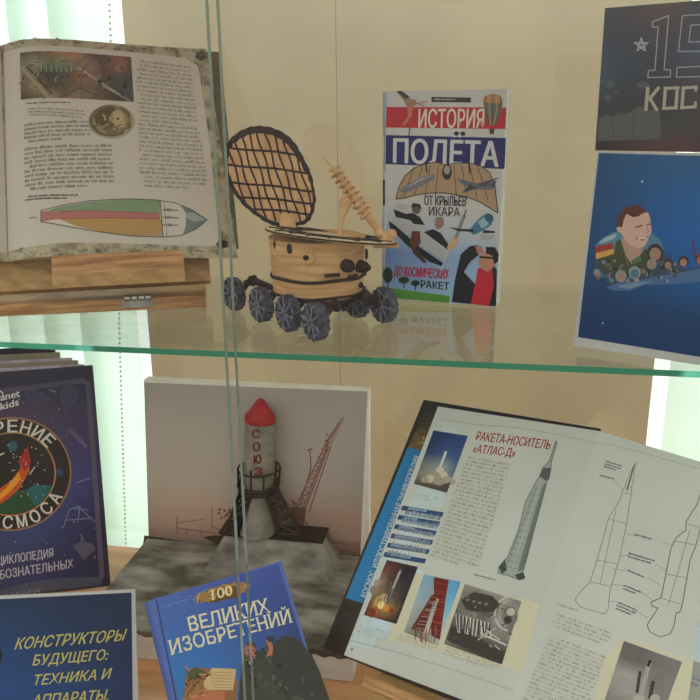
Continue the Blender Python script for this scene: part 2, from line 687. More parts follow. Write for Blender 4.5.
def blind(x_edge, direction, label, angs, pitch, chain_px=None):
    root = thing('vertical_blind', label, 'blind', (x_edge, BY, SILL + .005))
    hw = .061
    MB().box(min(x_edge, x_edge + direction * 1.6), max(x_edge, x_edge + direction * 1.6), BY - .02, BY + .02, TOPW - .06, TOPW - .01).build('headrail', M_WHITE, root, bevel=.002)
    n = 17
    for i in range(n):
        cx = x_edge + direction * (hw * .96 + i * pitch)
        a = math.radians(angs[i % len(angs)])
        dx, dy = hw * math.cos(a), hw * math.sin(a)
        s = MB()
        z0, z1 = SILL + .012, TOPW - .06
        cols = 6
        for j in range(cols):
            t0, t1 = -1 + 2 * j / cols, -1 + 2 * (j + 1) / cols
            y_ = lambda t: BY + dy * t - .004 * (1 - t * t)
            s.add([(cx + dx * t0, y_(t0), z0), (cx + dx * t1, y_(t1), z0), (cx + dx * t1, y_(t1), z1), (cx + dx * t0, y_(t0), z1)], [(0, 1, 2, 3)])
        s.build('slat', M_SLAT, root, smooth=60)
    if chain_px:
        c = MB()
        p = on_y(chain_px[0], chain_px[1], BY - .075)
        q = on_y(chain_px[2], chain_px[3], BY - .075)
        m = 190
        for i in range(m):
            t = i / (m - 1)
            z = SILL + .015 + (TOPW - .06 - SILL - .015) * t
            tt = (z - q[2]) / (p[2] - q[2])
            xx = q[0] + (p[0] - q[0]) * tt
            c.blob((xx, BY - .075, z), .0028, 6)
        c.tube([(xx, BY - .075, SILL + .015), (xx, BY - .075, TOPW - .06)], .0006, 5)
        c.build('bead_chain', plain('chain_plastic', 'b0bab0', .4), root, smooth=60)
    return root


blind(on_y(137, 360, BY)[0], -1, 'mint vertical blind with bead chain at left, behind the open cream book', (24, 18, 10, 28, 8), 0.090, (110, 20, 125, 520))
blind(on_y(666, 395, BY)[0], 1, 'mint vertical blind at the right, behind the blue poster and white spread', (12, 15, 10), .112)

# ------------------------------------------------------------------ the cabinet
CX0, CX1, CYF, CYB = -0.86, 0.62, -0.30, 0.345
cab = thing('display_cabinet', 'glass display cabinet with a varnished wooden bottom board and sliding front panes', 'cabinet', (0, 0, FZ))
MB().box(CX0, CX1, CYF, .287, ZB - .022, ZB).build('bottom_board', M_BOARD, cab, bevel=.0015)
MB().box(CX0 + .01, CX1 - .01, CYF + .01, CYB - .01, FZ, ZB - .022).build('plinth', M_BOARD, cab)
for x in (CX0, CX1 - .006):
    MB().box(x, x + .006, CYF + .05, CYB, ZB - .022, .62).build('side_pane', M_GLASS, cab)
MB().box(CX0, CX1, CYF, CYB, .621, .645).build('unseen_top_board', M_BOARD, cab, bevel=.002)  # unseen cabinet top, added to keep high light off the upper wall
SX = on_y(222, 250, -.27)[0]
G = MB()


def pane(name, x0, x1, y0, y1, edge_left, edge_right, mat, z1=.62):
    g = MB()
    z0 = ZB + .001
    g.add([(x0, y0, z0), (x1, y0, z0), (x1, y0, z1), (x0, y0, z1)], [(0, 1, 2, 3)], 0)
    g.add([(x0, y1, z0), (x1, y1, z0), (x1, y1, z1), (x0, y1, z1)], [(3, 2, 1, 0)], 0)
    g.add([(x1, y0, z0), (x1, y1, z0), (x1, y1, z1), (x1, y0, z1)], [(0, 1, 2, 3)], 1 if edge_right else 0)
    g.add([(x0, y0, z0), (x0, y1, z0), (x0, y1, z1), (x0, y0, z1)], [(3, 2, 1, 0)], 1 if edge_left else 0)
    g.add([(x0, y0, z1), (x1, y0, z1), (x1, y1, z1), (x0, y1, z1)], [(0, 1, 2, 3)], 0)
    return g.build(name, [mat, M_SEDGE], cab)


pane('sliding_pane', CX0 + .006, SX, -.275, -.270, False, True, M_GLASS)
pane('sliding_pane', SX + .0005, CX1 - .006, -.260, -.255, True, False, M_GLASS)
rs = on_y(337, 150, CYB - .006)[0]
pane('rear_pane', CX0 + .006, rs, CYB - .006, CYB - .002, False, True, M_GLASS)
pane('rear_pane', rs + .001, CX1 - .006, CYB - .006, CYB - .002, False, False, M_GLASS)
for x in (CX0 + .006, CX1 - .018):
    for y in (.04, .24):
        MB().box(x, x + .012, y, y + .012, -.016, -.0062).build('shelf_pin', M_METAL, cab)

g = MB()
TH = .0056
a, c, d, e_ = CX0 + .0065, CX1 - .0065, 0.0, CYB - .008
g.add([(a, d, 0), (c, d, 0), (c, e_, 0), (a, e_, 0)], [(0, 1, 2, 3)], 0)
g.add([(a, d, -TH), (c, d, -TH), (c, e_, -TH), (a, e_, -TH)], [(3, 2, 1, 0)], 0)
g.add([(a, d, -TH), (c, d, -TH), (c, d, 0), (a, d, 0)], [(0, 1, 2, 3)], 1)
shelf = g.build('glass_shelf', [M_SHELFGLASS, M_GEDGE])
shelf['label'] = 'clear glass shelf with a green front edge dividing the cabinet'
shelf['category'] = 'shelf'

# ------------------------------------------------------------------ open book, upper left, on a wooden stand
R = rodrigues((-.4962, -.0998, .3913))
BO = np.array((-.5113, .1112, .0652))


def bulge1(u):
    a_ = abs(u) / .055
    return .016 * a_ * math.exp(1 - a_) + .002


S1 = Sheet(BO, R[:, 0], R[:, 1], bulge1)
book = thing('open_book', 'open book with a marbled border, engraving and ship diagram, on the upper wooden stand', 'book', S1.flat(.0, 0, 0))
pg = MB()
UE = S1.inv(240, 256)[0]
vb0, vb1 = S1.inv(9, 262)[1], S1.inv(3, 45)[1]
vr0, vr1 = S1.inv(238, 258)[1], S1.inv(206, 49)[1]
ur0, ur1 = S1.inv(238, 258)[0], S1.inv(206, 49)[0]


def page_grid(side, mi):
    n = 28
    top, bot = [], []
    for i in range(n + 1):
        t = i / n
        u0, u1 = ur0 * t * side, ur1 * t * side
        top.append((u1, vb1 + (vr1 - vb1) * t))
        bot.append((u0, vb0 + (vr0 - vb0) * t))
    vs = [S1.P(*p) for p in top] + [S1.P(*p) for p in bot] + [S1.flat(p[0], p[1], -.010) for p in top] + [S1.flat(p[0], p[1] + .006, -.010) for p in bot]
    m = n + 1
    fs, ed = [], []
    for i in range(n):
        fs.append((m + i, m + i + 1, i + 1, i) if side > 0 else (i, i + 1, m + i + 1, m + i))
        ed += [(i, i + 1, 2 * m + i + 1, 2 * m + i), (m + i, 3 * m + i, 3 * m + i + 1, m + i + 1), (2 * m + i, 2 * m + i + 1, 3 * m + i + 1, 3 * m + i)]
    ed.append((n, m + n, 3 * m + n, 2 * m + n))
    return vs, fs, ed


M_MARBLE = noisy('marbled_paper', pc('5f5748'), pc('a09880'), 75, .65, detail=6, lo=.3, hi=.55)
for side, nm in ((1, 'right_pages'), (-1, 'left_pages')):
    q = MB()
    vs, fs, ed = page_grid(side, 0)
    q.add(vs, fs, 0)
    q.add(vs, ed, 1)
    q.build(nm, [M_MARBLE, M_PAGES], book)
cv = MB()
cv.slab(S1, -UE - .004, UE + .001, vb0 + .0085, vb1 + .003, -.0135, -.0105)
cv.build('cover', plain('grey_cover_board', '6e6a60', .6), book, bevel=.0008)
pr = Print(S1)
pr.poly([(3, 53), (20, 48), (37, 46), (60, 46), (100, 49), (150, 54), (186, 58), (198, 66), (205, 110), (211, 155), (218, 225), (219, 246), (190, 246), (130, 243.5), (90, 242.5), (60, 243), (35, 246), (8, 252)], 'b3aea2')
pr.polyuv([(-.0012, vb0 + .010), (-.0012, vb1 - .008), (-ur1 + .018, vr1 - .012), (-ur0 + .022, vr0 + .012)], pc('b5ada0'))
pr.layer = 2
pr.line([(3, 44), (8, 256)], .8, '8a8474')
# border ornaments
rnd = random.Random(5)
for i in range(60):
    t = rnd.random()
    x = 8 + 195 * t
    y = 47 - 8 * math.exp(-((t - .2) / .25) ** 2) + 2 * t + rnd.uniform(-1.5, 3)
    pr.line([(x, y), (x + rnd.uniform(1, 5), y + rnd.uniform(-1, 1))], .9, rnd.choice(('5c5647', '6a6252', 'a29b82', '75604f')))
    x = 12 + 220 * t
    y = 249 + rnd.uniform(-1, 6)
    pr.line([(x, y), (x + rnd.uniform(1, 4), y + rnd.uniform(-1.5, 1.5))], .9, rnd.choice(('4d4a3c', '5d5a48', 'a5a08a')))
    y = 70 + 180 * t
    x = 203 + 28 * t + rnd.uniform(0, 6)
    pr.line([(x, y), (x + rnd.uniform(-1, 2), y + rnd.uniform(1, 5))], .9, rnd.choice(('7a5f50', '8d7562', 'a49880')))
pr.build('printed_page', M_PAPER, part(book, 'right_pages'))
pr = Print(S1)
pr.layer = 3
pr.para((136, 59), (190, 66), (209, 191), (140, 188), 30, '8f897f', 11)
pr.para((24, 108), (84, 110), (86, 120), (26, 117), 3, '857f75', 12)
pr.para((24, 124), (90, 120), (92, 141), (24, 145), 5, '807b71', 13)
pr.para((24, 148), (112, 144), (115, 188), (25, 193), 10, '807b71', 14)
pr.para((27, 103), (85, 102.5), (85, 104.5), (27, 105), 1, '4a453e', 16)
pr.para((25, 196), (78, 194), (78, 200), (25, 202), 2, '5a564e', 17)
pr.build('body_text', M_PAPER, part(book, 'right_pages'))
pr = Print(S1)
pr.layer = 3
pr.grid([(20, 53), (131, 57), (134, 102), (21, 100)], [
    '4a4038 60503f 7a5a40 9a6a44 94684c 5a4238 4a3c38 7a5040 5e4a40',
    '6a6252 8a8672 5e6a52 6a7a5c 7a6a50 7d6a58 5d4438 8a6250 4c403a',
    '7a705a 5a5348 3c3a34 4a4a3c 7a5648 7a5a4c 4a3e38 504a42 3a3836',
    '5c4c3c 8a7a5a 5a4a3a 55483a 6c5a44 6a5844 504438 44403c 4a4a4a',
    '3f352c 5a4c38 8a7a58 746248 7e6c4e 6f5e48 5a4a3a 35332f 4a4846'], 4, .22, 3)
pr.layer = 4
pr.line([(22, 68), (48, 97)], 3.5, '8d8468').line([(27, 67), (52, 94)], 1.5, '3a3026')
pr.line([(78, 68), (120, 95)], 1.6, '97907e').line([(95, 82), (130, 101)], 1.2, '8a8476')
for i in range(8):
    pr.line([(36 + i * 5, 63), (36.5 + i * 5, 72)], .8, '7f9478')
pr.line([(60, 98), (80, 88), (100, 97)], .9, '433626')
for i in range(60):
    x, y = rnd.uniform(23, 128), rnd.uniform(57, 98)
    pr.line([(x, y), (x + rnd.uniform(-6, 6), y + rnd.uniform(-5, 5))], rnd.uniform(.6, 1.4), rnd.choice(('33291f', '4a3c2e', '6e6248', '84785a', '5a4434')))
for i in range(9):
    pr.ell(98 + rnd.uniform(0, 30), 75 + rnd.uniform(0, 22), 2.2, 3, rnd.choice(('2d2a28', '4f4a44', '6d675c')), n=8)
pr.build('printed_picture', M_PAPER, part(book, 'right_pages'))
pr = Print(S1)
pr.layer = 3
pr.ell(111.5, 121.5, 23.5, 17.3, '8f8a6c').ell(111, 121, 21.5, 15.8, '5c5138')
pr.layer = 4
pr.ell(111, 121, 19.5, 14, '6f6347')
pr.layer = 5
pr.poly([(94, 117), (100, 110), (110, 107), (120, 109), (127, 116), (129, 121), (126, 123), (127, 127), (121, 130), (117, 135), (106, 135), (98, 130), (93, 124)], '84785a')
pr.poly([(112, 112), (120, 111), (126, 117), (127.5, 121.5), (124.5, 123), (125, 126.5), (119, 128.5), (114, 125), (111, 118)], 'a3966f')
pr.poly([(94, 117), (100, 110), (110, 107), (117, 109), (111, 113), (109, 120), (103, 126), (97, 126)], '54492f')
pr.poly([(104, 127), (112, 124), (119, 129), (117, 135), (106, 135)], '6c6044')
for i in range(26):
    a_ = rnd.uniform(0, 6.28)
    r_ = rnd.uniform(.1, .9)
    x, y = 108 + 14 * r_ * math.cos(a_), 120 + 12 * r_ * math.sin(a_)
    pr.line([(x, y), (x + rnd.uniform(-4, 3), y + rnd.uniform(-1, 4))], 1, rnd.choice(('3d331f', '7a6d4c', 'a89c76', '4b4029')))
pr.ell(118, 119, 1.6, 1, '2f2718', n=8)
pr.line([(117, 126), (122, 125)], .9, '2f2718')
pr.build('printed_medallion', M_PAPER, part(book, 'right_pages'))
pr = Print(S1)
pr.layer = 3
hull = [(41, 211), (60, 206), (90, 201), (125, 199), (155, 200), (175, 203), (192, 210), (207, 220), (196, 229), (180, 236), (160, 237), (130, 236), (100, 232), (70, 227), (41, 222)]
pr.poly(hull, 'b7b2a6')
pr.layer = 4
pr.poly([(43, 212), (60, 207), (90, 202), (125, 199.5), (160, 200.5), (160, 214), (125, 211.5), (90, 211), (60, 212)], '74886a')
pr.poly([(41, 211.5), (60, 211.8), (90, 211), (125, 212), (160, 214.5), (160, 219), (125, 218), (90, 218), (60, 219), (41, 222)], 'a0685f')
pr.poly([(60, 219.5), (90, 218.3), (125, 218.3), (161, 219.3), (162, 236), (130, 235.5), (100, 231.5), (75, 226)], 'a08353')
pr.poly([(180, 205), (193, 211), (207, 220), (195, 229), (183, 234), (186, 226), (186, 213)], '6b736e')
pr.layer = 5
pr.poly([(186, 213), (194, 213), (206, 220), (194, 222), (186, 218)], '8b938c')
pr.line(hull, .8, '4a473f', True).line([(160, 200), (163, 237)], 1, '54504a').line([(164, 201), (167, 237)], .7, '78746c')
pr.line([(60, 211.8), (90, 211), (125, 212), (160, 214)], .7, '8a4a44').line([(60, 219.2), (90, 218.2), (125, 218.2), (160, 219)], .7, '8a4a44')
for k in range(3):
    pr.line([(163, 210 + 7.5 * k), (178, 210.5 + 7.5 * k)], 1.1, '5c5852').ell(169, 210 + 7.5 * k, 3.5, 1.8, '8a867c', n=10)
pr.line([(29, 218), (37, 217.5)], 1, '77736a')
pr.build('printed_ship_diagram', M_PAPER, part(book, 'right_pages'))
for cx_, cy_ in ((201, 56), (222, 244)):
    pr = Print(S1)
    pr.layer = 3
    pr.ell(cx_, cy_, 5.5, 5, '4f4740', n=8)
    for i in range(7):
        pr.line([(cx_ + rnd.uniform(-9, 9), cy_ + rnd.uniform(-4, 4)), (cx_ + rnd.uniform(-9, 9), cy_ + rnd.uniform(-4, 4))], 1.8, rnd.choice(('3d3630', '5f564a', '4a4238')))
    pr.build('corner_ornament', M_PAPER, part(book, 'right_pages'))


def wood_stand(name, label, So, v_lip, lip_u, lip_h, ply, lip_proj=.016):
    """So: sheet of the leaning plank (u along the stand, v up the plank)"""
    root = thing(name, label, 'book stand', So.flat(0, 0, 0))
    return root


# upper stand: base plank lying on the shelf, hinged leaning plank, lip block
f0, f1 = on_z(-60, 320), on_z(206, 307.5)
f1 = f1
du = f1 - f0
du[2] = 0
LU = np.linalg.norm(du)
du /= LU
back = np.array((-du[1], du[0], 0.0))
st = thing('book_stand', 'hinged wooden stand on the glass shelf holding the open marbled book', 'book stand', f0)
bs = MB()
tb = .014
z0 = .0004
p4 = [f0, f1, f1 + back * .15, f0 + back * .15]
bs.hexa([(p[0], p[1], z0) for p in p4] + [(p[0], p[1], tb) for p in p4])
bs.build('base_plank', M_PLY, st, bevel=.0012)
# the leaning plank lies behind the book, the lip in front of it
uh1 = S1.inv(206, 275)[0] + .006
vlo = (tb + .004 - BO[2] + .03 * S1.n[2]) / S1.v[2]
q = MB()
q.slab(S1, -.29, uh1, vlo, .17, -.0275, -.0139)
q.build('leaning_plank', M_PINE, st, bevel=.0012)
lu0, lu1 = S1.inv(54, 270)[0], S1.inv(184, 268)[0]
ub, bk_ = S1.u * np.array((1, 1, 0)), np.array((-S1.u[1], S1.u[0], 0))
ub /= np.linalg.norm(ub)
bk_ /= np.linalg.norm(bk_)
lz1 = BO[2] + vb0 * S1.v[2] - .0075
lz0 = lz1 - .0225
lf0, lf1 = S1.flat(lu0, (lz1 - BO[2]) / S1.v[2], .012), S1.flat(lu1, (lz1 - BO[2]) / S1.v[2], .012)
vm = min(vb0 + (vr0 - vb0) * lu0 / ur0, vb0 + (vr0 - vb0) * lu1 / ur0)
lz1 = BO[2] + vm * S1.v[2] - .0015
lz0 = lz1 - .0135
lp = MB()


def lip_pt(u_, z, w_):
    return S1.flat(u_, (z - BO[2] - w_ * S1.n[2]) / S1.v[2], w_)


for za, zb_, wa, wb_, mi in ((lz0, lz1, -.0137, .0345, 0), (lz1, lz1 + .0160, .0225, .0345, 1)):
    lp.hexa([lip_pt(u_, z, w_) for z in (za, zb_) for u_, w_ in ((lu0, wb_), (lu1, wb_), (lu1, wa), (lu0, wa))], mi)
lp.build('lip', [M_PINE, M_PLY], st)
h0 = on_z(126, 303)
hg = MB()
uh = (h0 - f0) @ du
for k in range(4):
    a_ = f0 + du * (uh + .004 + .0075 * k)
    hg.tube([a_ + np.array((0, 0, tb + .001)) - back * .0025, a_ + du * .006 + np.array((0, 0, tb + .001)) - back * .0025], .0035, 8)
hp = f0 + du * uh
hg.hexa([hp - back * .0016 + np.array((0, 0, z)) + d2 for z, dd in ((tb - .010, 0), (tb - .001, 0)) for d2 in (np.zeros(3), du * .034, du * .034 + back * .0014, back * .0014)])
hg.build('hinge', M_METAL, st, bevel=.0004)

# ------------------------------------------------------------------ flight book, upper middle
B0, B1 = on_z(382.5, 298.5, .001), on_z(497, 307, .001)
ud = B1 - B0
ud[2] = 0
ud /= np.linalg.norm(ud)
S2 = Sheet(B0, ud, (0.02, .03, 1))
w2, h2 = S2.inv(502, 200)[0], S2.inv(448, 90)[1]
fb = thing('paperback_book', 'white aviation book with red and blue title bands standing on the glass shelf', 'book', B0)
MB().slab(S2, 0.001, w2 - .0005, .001, h2 - .001, -.020, -.002).build('page_block', M_PAGES, fb)
MB().slab(S2, .004, w2, 0, h2, -.0018, 0).build('front_cover', plain('white_cover', 'b4b3b0', .35), fb, bevel=.0004)
MB().slab(S2, .004, w2, 0, h2, -.0222, -.0204).build('back_cover', plain('white_cover', 'b4b3b0', .35), fb)
q = MB()
q.slab(S2, -.0005, .0046, 0, h2, -.0222, 0)
q.build('spine', plain('white_cover', 'b4b3b0', .35), fb, bevel=.0012)
pr = Print(S2)
pr.grid([(383, 92), (387, 92), (383.5, 298), (382, 297)], ['7088a0 a0a8b0', '56789a 9aa4ac', 'a8a8a8 aaaaaa', '8c9298 a0a4a8', 'a6a6a6 aaaaaa', '5a7890 a0a8ac', '98a0a4 a8a8a8', '6a8494 9aa2a6', '6f9f60 90a880'], 4, .15)
pr.layer = 2
pr.line([(384, 180), (384, 205)], 2, '2a2c34').line([(384.5, 120), (384.5, 170)], 1, '7a8088')
pr.build('spine_print', M_GLOSS, part(fb, 'spine'))
pr = Print(S2)
pr.grid([(387.5, 205), (500, 210), (495.5, 306), (383.5, 298)], ['b0b2b2 b0b2b2 b0b2b2', '8fa0b8 a8b0b8 b0b2b2', '5f7cb0 7f98c0 8aa0c0', '6f90c0 86a4c8 8fa8c8', '7fa0c8 90b0cc 90acc8'], 4)
pr.layer = 2
pr.poly([(386.5, 107), (506.5, 107.5), (505.5, 129), (386, 127.5)], 'a8262e')
pr.poly([(386, 135), (506, 138), (504.5, 169), (385.5, 164)], '26295f')
pr.poly([(431.5, 97), (471, 97.5), (471, 102.5), (431.5, 102)], '2f2c2c')
pr.para((434, 98), (468, 98.5), (468, 101.5), (434, 101), 1, '8a8a88', 8, 0)
pr.poly([(383.5, 287), (450, 296), (449, 303), (383, 297)], '4f8a3c')
pr.build('cover_panels', M_GLOSS, part(fb, 'front_cover'))
pr = Print(S2)
pr.layer = 3
pr.text('ИСТОРИЯ', (418.5, 127.5), (483.5, 128), (419, 109), 'c8c0b4', .012)
pr.text('ПОЛЁТА', (393.5, 162.5), (498, 166.5), (394, 138.5), 'b9b9bb', .02)
pr.ell(456.5, 133.5, 2.6, 2.2, '20222a', n=10).ell(463, 133.7, 2.6, 2.2, '20222a', n=10)
pr.layer = 5
pr.text('ОТ КРЫЛЬЕВ', (424.5, 205), (466, 206), (424.5, 195.5), '26262a', .015)
pr.text('ИКАРА', (429, 215.5), (460, 216.5), (429, 206.5), '3a3632', .01)
pr.text('ДО КОСМИЧЕСКИХ', (394, 275.5), (448.5, 279), (394.5, 266), 'a03048', .02)
pr.text('РАКЕТ', (421, 287.5), (449, 290), (421, 280), '2a2c34', .02)
pr.build('title_lettering', M_GLOSS, part(fb, 'front_cover'))
pr = Print(S2)
pr.layer = 4
# bird man wing glider
wing = [(396, 199), (399, 187), (405, 176), (413, 169), (424, 164), (436, 162), (446, 165), (456, 163), (470, 163), (481, 166), (490, 173), (495, 186), (498, 213), (490, 208), (480, 202), (470, 198), (458, 195), (446, 193), (430, 193), (415, 195), (405, 198)]
pr.poly(wing, '9c8468')
pr.layer = 4.5
pr.line(wing, .9, '33291f', True)
for i in range(9):
    x = 404 + i * 10.5
    if 440 < x < 452:
        continue
    pr.line([(x + (447 - x) * .25, 166), (x, 196 if x < 465 else 200)], .7, '4a3a2a')
pr.ell(447, 172, 5, 8, '35302c', n=14).ell(447, 170, 3.2, 4.5, '8f8a82', n=10)
pr.line([(426, 164), (427, 172)], 1.6, '2c241c').line([(469, 164), (470, 173)], 1.6, '2c241c')
# airship and airliner
pr.poly([(400, 190), (406, 185), (420, 178), (431, 174), (435, 175), (434, 179), (424, 185), (408, 192), (401, 192)], '6e6e74')
pr.poly([(402, 190), (420, 181), (433, 175), (420, 179)], '989a9c')
pr.poly([(456, 178), (468, 181), (480, 184), (492, 184), (496, 188), (488, 190), (474, 189), (462, 184)], '5e626c')
pr.poly([(476, 184), (500, 177), (484, 187)], '474b56').poly([(470, 184), (462, 193), (478, 188)], '3d414c').poly([(488, 185), (497, 180), (494, 187)], '474b56')
# balloon
pr.ell(493, 101.5, 10, 7.5, 'a0764a', n=18)
pr.poly([(483.5, 103), (502.5, 103), (501, 113), (495, 125), (489, 125), (485, 113)], '5f6258')
for i in range(5):
    pr.line([(485.5 + i * 3.8, 96), (486 + i * 3.5, 112), (489.5 + i * 1.4, 125)], .8, 'b08a5c' if i % 2 else '3f463e')
pr.poly([(489.5, 129), (494.5, 129), (494, 134), (490, 134)], '4a3a30')
# bird-winged figure
pr.poly([(396, 91), (405, 94), (411, 99), (416, 100), (417, 104), (412, 108), (407, 106), (403, 99)], '8a7058')
pr.poly([(396, 91), (402, 91), (410, 97), (406, 99)], '3c342c')
pr.poly([(408, 106), (413, 107), (412, 116), (408, 122), (405, 125), (402, 125), (408, 117)], 'b06a50')
pr.line([(415, 103), (424, 106)], 1.2, '9a6a50').line([(416, 104), (427, 101)], 1, '9a6a50')
pr.line([(410, 127), (409, 136)], 1, '3a2e3c')
pr.build('cover_picture', M_GLOSS, part(fb, 'front_cover'))
pr = Print(S2)
pr.layer = 5
# biplane with two pilots
pr.poly([(393.5, 209), (399, 212), (412, 219), (432, 231), (452, 250), (448, 254), (430, 240), (410, 226), (394, 215)], 'a6a8aa')
pr.poly([(393.5, 209), (404, 213), (414, 221), (396, 217)], '22242a')
pr.poly([(389, 221), (395, 225), (420, 247), (443, 263), (442, 266), (430, 262), (408, 246), (390, 228)], '26282e')
pr.poly([(395, 217), (412, 225), (432, 240), (450, 255), (444, 262), (424, 249), (404, 232), (391, 222)], '9fa2a6')
pr.poly([(412, 231), (420, 231), (421, 243), (414, 250), (410, 243)], '5a3a2c').poly([(410, 246), (418, 251), (427, 262), (424, 263), (414, 254)], '4a3226')
pr.ell(416.5, 209, 4.4, 5, '5c4c44', n=12).poly([(411, 208), (413, 203), (420, 204), (422, 209), (417, 206)], '26221f')
pr.poly([(404, 214), (413, 213), (420, 217), (425, 225), (414, 224)], '26262c')
pr.ell(439.5, 223, 4.6, 6.2, '8a6c60', n=12, rot=20).poly([(434, 220), (437, 217), (443, 217), (444, 221), (438, 219)], '7c7068')
pr.poly([(424, 232), (433, 229), (441, 233), (449, 245), (450, 251), (440, 244)], '25272d')
# rocket on its flame
pr.line([(464, 216), (456, 238)], 3.2, '7c7c80').line([(466, 210), (464, 217)], 1.2, '4c4c52')
pr.poly([(453, 237), (458, 239), (456, 246), (450, 252), (447, 247)], 'b89a78').line([(449, 250), (441, 270)], 1.2, 'a6b0bc')
# satellite
pr.poly([(469, 231), (474, 224), (482, 216), (488, 213), (494, 219), (491, 225), (482, 231), (474, 235)], '3f6c86')
pr.poly([(478, 222), (484, 217), (489, 224), (482, 229)], '86a4b0').ell(489, 217.5, 4.5, 4, '2e5468', n=10)
pr.poly([(449, 227), (462, 229), (474, 229), (474, 232), (458, 231)], '23323c').poly([(483, 230), (495, 231), (495, 233), (483, 233)], '23323c')
pr.para((481, 234), (495, 235), (494, 241), (481, 240), 3, '7f8890', 9, 0)
pr.para((399, 203), (408, 206), (406, 212), (397, 208), 3, '8c8c8c', 10, 0)
# man in a red shirt looking up
pr.poly([(461, 254), (470, 246), (478, 245), (482, 252), (470, 262), (464, 272), (476, 285), (472, 304), (452, 302), (455, 280)], '25262d')
pr.poly([(492, 262), (497, 270), (496, 306), (488, 306), (490, 280)], '25262d')
pr.poly([(478, 268), (492, 268), (494, 285), (489, 306), (471, 304), (475, 285)], 'b02c38')
pr.poly([(481, 254), (489, 252), (497, 258), (495, 266), (488, 272), (480, 268), (478, 262)], 'a87866')
pr.poly([(486, 247), (495, 247), (499, 254), (498, 262), (494, 264), (493, 256), (486, 253)], '221f20')
pr.line([(480, 257), (494, 258)], 2, '2a2428')
pr.poly([(475, 246), (482, 246), (484, 253), (478, 254)], 'a07262')
# trees
for tx, ty, rx, ry in ((388, 275, 5, 8), (404, 280, 5.5, 3.5), (415.5, 283, 4.5, 3)):
    pr.ell(tx, ty, rx, ry, '2c3a2c', n=10).line([(tx, ty), (tx, ty + ry + 4)], 1, '2a2620')
pr.build('cover_collage', M_GLOSS, part(fb, 'front_cover'))

# ------------------------------------------------------------------ posters, upper right
Q0, Q1 = on_z(573, 346), on_z(700, 366)
qd = Q1 - Q0
qd[2] = 0
qd /= np.linalg.norm(qd)
S3 = Sheet(Q0, qd, (0, 0, 1))
pv = S3.inv(650, 151.5)[1]
PW = .15
p2 = thing('poster', 'blue poster with white border and smiling officer portrait, standing on the glass shelf', 'poster', Q0)
c_ = MB()
c_.prism([S3.flat(*p, 0) for p in ((S3.inv(573, 346)[0], .0006), (PW, 0.0006), (PW, pv - .0005), S3.inv(597.5, 151.5))], -S3.n * .003)
c_.build('card', plain('white_card', 'a6a8a8', .5), p2)
pr = Print(S3)
P2W = S3.inv(700, 250)[0]
pr.grid([(599, 153), proj(S3.flat(PW - .005, pv - .003)), proj(S3.flat(PW - .005, .0075)), (578, 337)], ['26486e 2a5078 305680 2c527c 284c74', '23486f 245080 265890 265a94 245488', '22466c 225088 22589a 225c9c 225690', '24446a 264c78 265286 285690 26528a', '243c60 263e64 284168 284268 264068', '243a5c 253b5e 263d60 263d60 253c5e'], 4)
pr.build('blue_print', M_GLOSS, p2)
pr = Print(S3)
pr.layer = 2


def c7(pts):
    return [(580 + x / 5.833, 180 + y / 5.833) for x, y in pts]


pr.poly(c7([(90, 380), (130, 340), (190, 305), (260, 290), (420, 310), (470, 350), (490, 400), (470, 520), (180, 580), (100, 480)]), '4e7890')
pr.layer = 2.5
pr.poly(c7([(105, 370), (150, 335), (215, 310), (205, 340), (140, 365)]), '8aa6b2')
pr.poly(c7([(80, 470), (120, 440), (210, 430), (330, 450), (420, 430), (520, 440), (560, 500), (620, 520), (760, 500), (760, 590), (600, 600), (420, 600), (280, 640), (170, 630), (150, 590), (90, 560)]), '3a4a58')
pr.layer = 3
pr.poly(c7([(150, 625), (220, 600), (330, 590), (450, 560), (580, 540), (680, 520), (770, 510), (770, 580), (640, 600), (500, 610), (380, 610), (290, 645), (200, 645)]), '46648a')
pr.poly(c7([(210, 620), (300, 600), (430, 590), (380, 605), (290, 635)]), '6a809a')
pr.poly(c7([(210, 360), (235, 345), (265, 440), (300, 490), (350, 440), (385, 395), (400, 440), (420, 490), (400, 540), (300, 560), (180, 560), (110, 490), (120, 450), (200, 430)]), '434a36')
pr.layer = 3.5
pr.poly(c7([(240, 330), (300, 375), (350, 400), (372, 398), (352, 438), (300, 488), (262, 430)]), 'a08478')
pr.poly(c7([(300, 470), (350, 440), (365, 470), (310, 492)]), '4f6a52')
pr.poly(c7([(90, 388), (190, 365), (196, 400), (95, 425)]), '8e3a34').poly(c7([(92, 427), (196, 402), (200, 430), (95, 462)]), 'b8934c')
pr.layer = 4
pr.poly(c7([(252, 232), (270, 195), (310, 213), (345, 208), (375, 188), (398, 190), (410, 220), (415, 270), (420, 300), (405, 325), (385, 378), (350, 400), (300, 382), (262, 345), (240, 310), (222, 300), (213, 280), (225, 272), (247, 275)]), 'b89a8c')
pr.layer = 4.5
pr.poly(c7([(208, 268), (222, 212), (255, 162), (320, 143), (365, 158), (388, 186), (362, 197), (342, 212), (310, 216), (272, 197), (256, 232), (247, 276), (225, 270)]), '56352e')
pr.line(c7([(325, 276), (365, 264)]), 1.1, '3a2824').line(c7([(390, 262), (410, 256)]), 1, '3a2824')
pr.line(c7([(332, 340), (365, 350), (396, 330)]), 1.2, '7a3c38').line(c7([(340, 343), (388, 337)]), .9, 'd8d0c8')
pr.line(c7([(388, 268), (402, 300), (388, 310)]), .8, '8a6a5e').line(c7([(330, 328), (326, 355)]), .7, '8a6a5e')
pr.line(c7([(240, 350), (285, 500)]), .8, '6f7450').line(c7([(352, 440), (395, 500)]), .8, '2c3224')
rnd = random.Random(21)
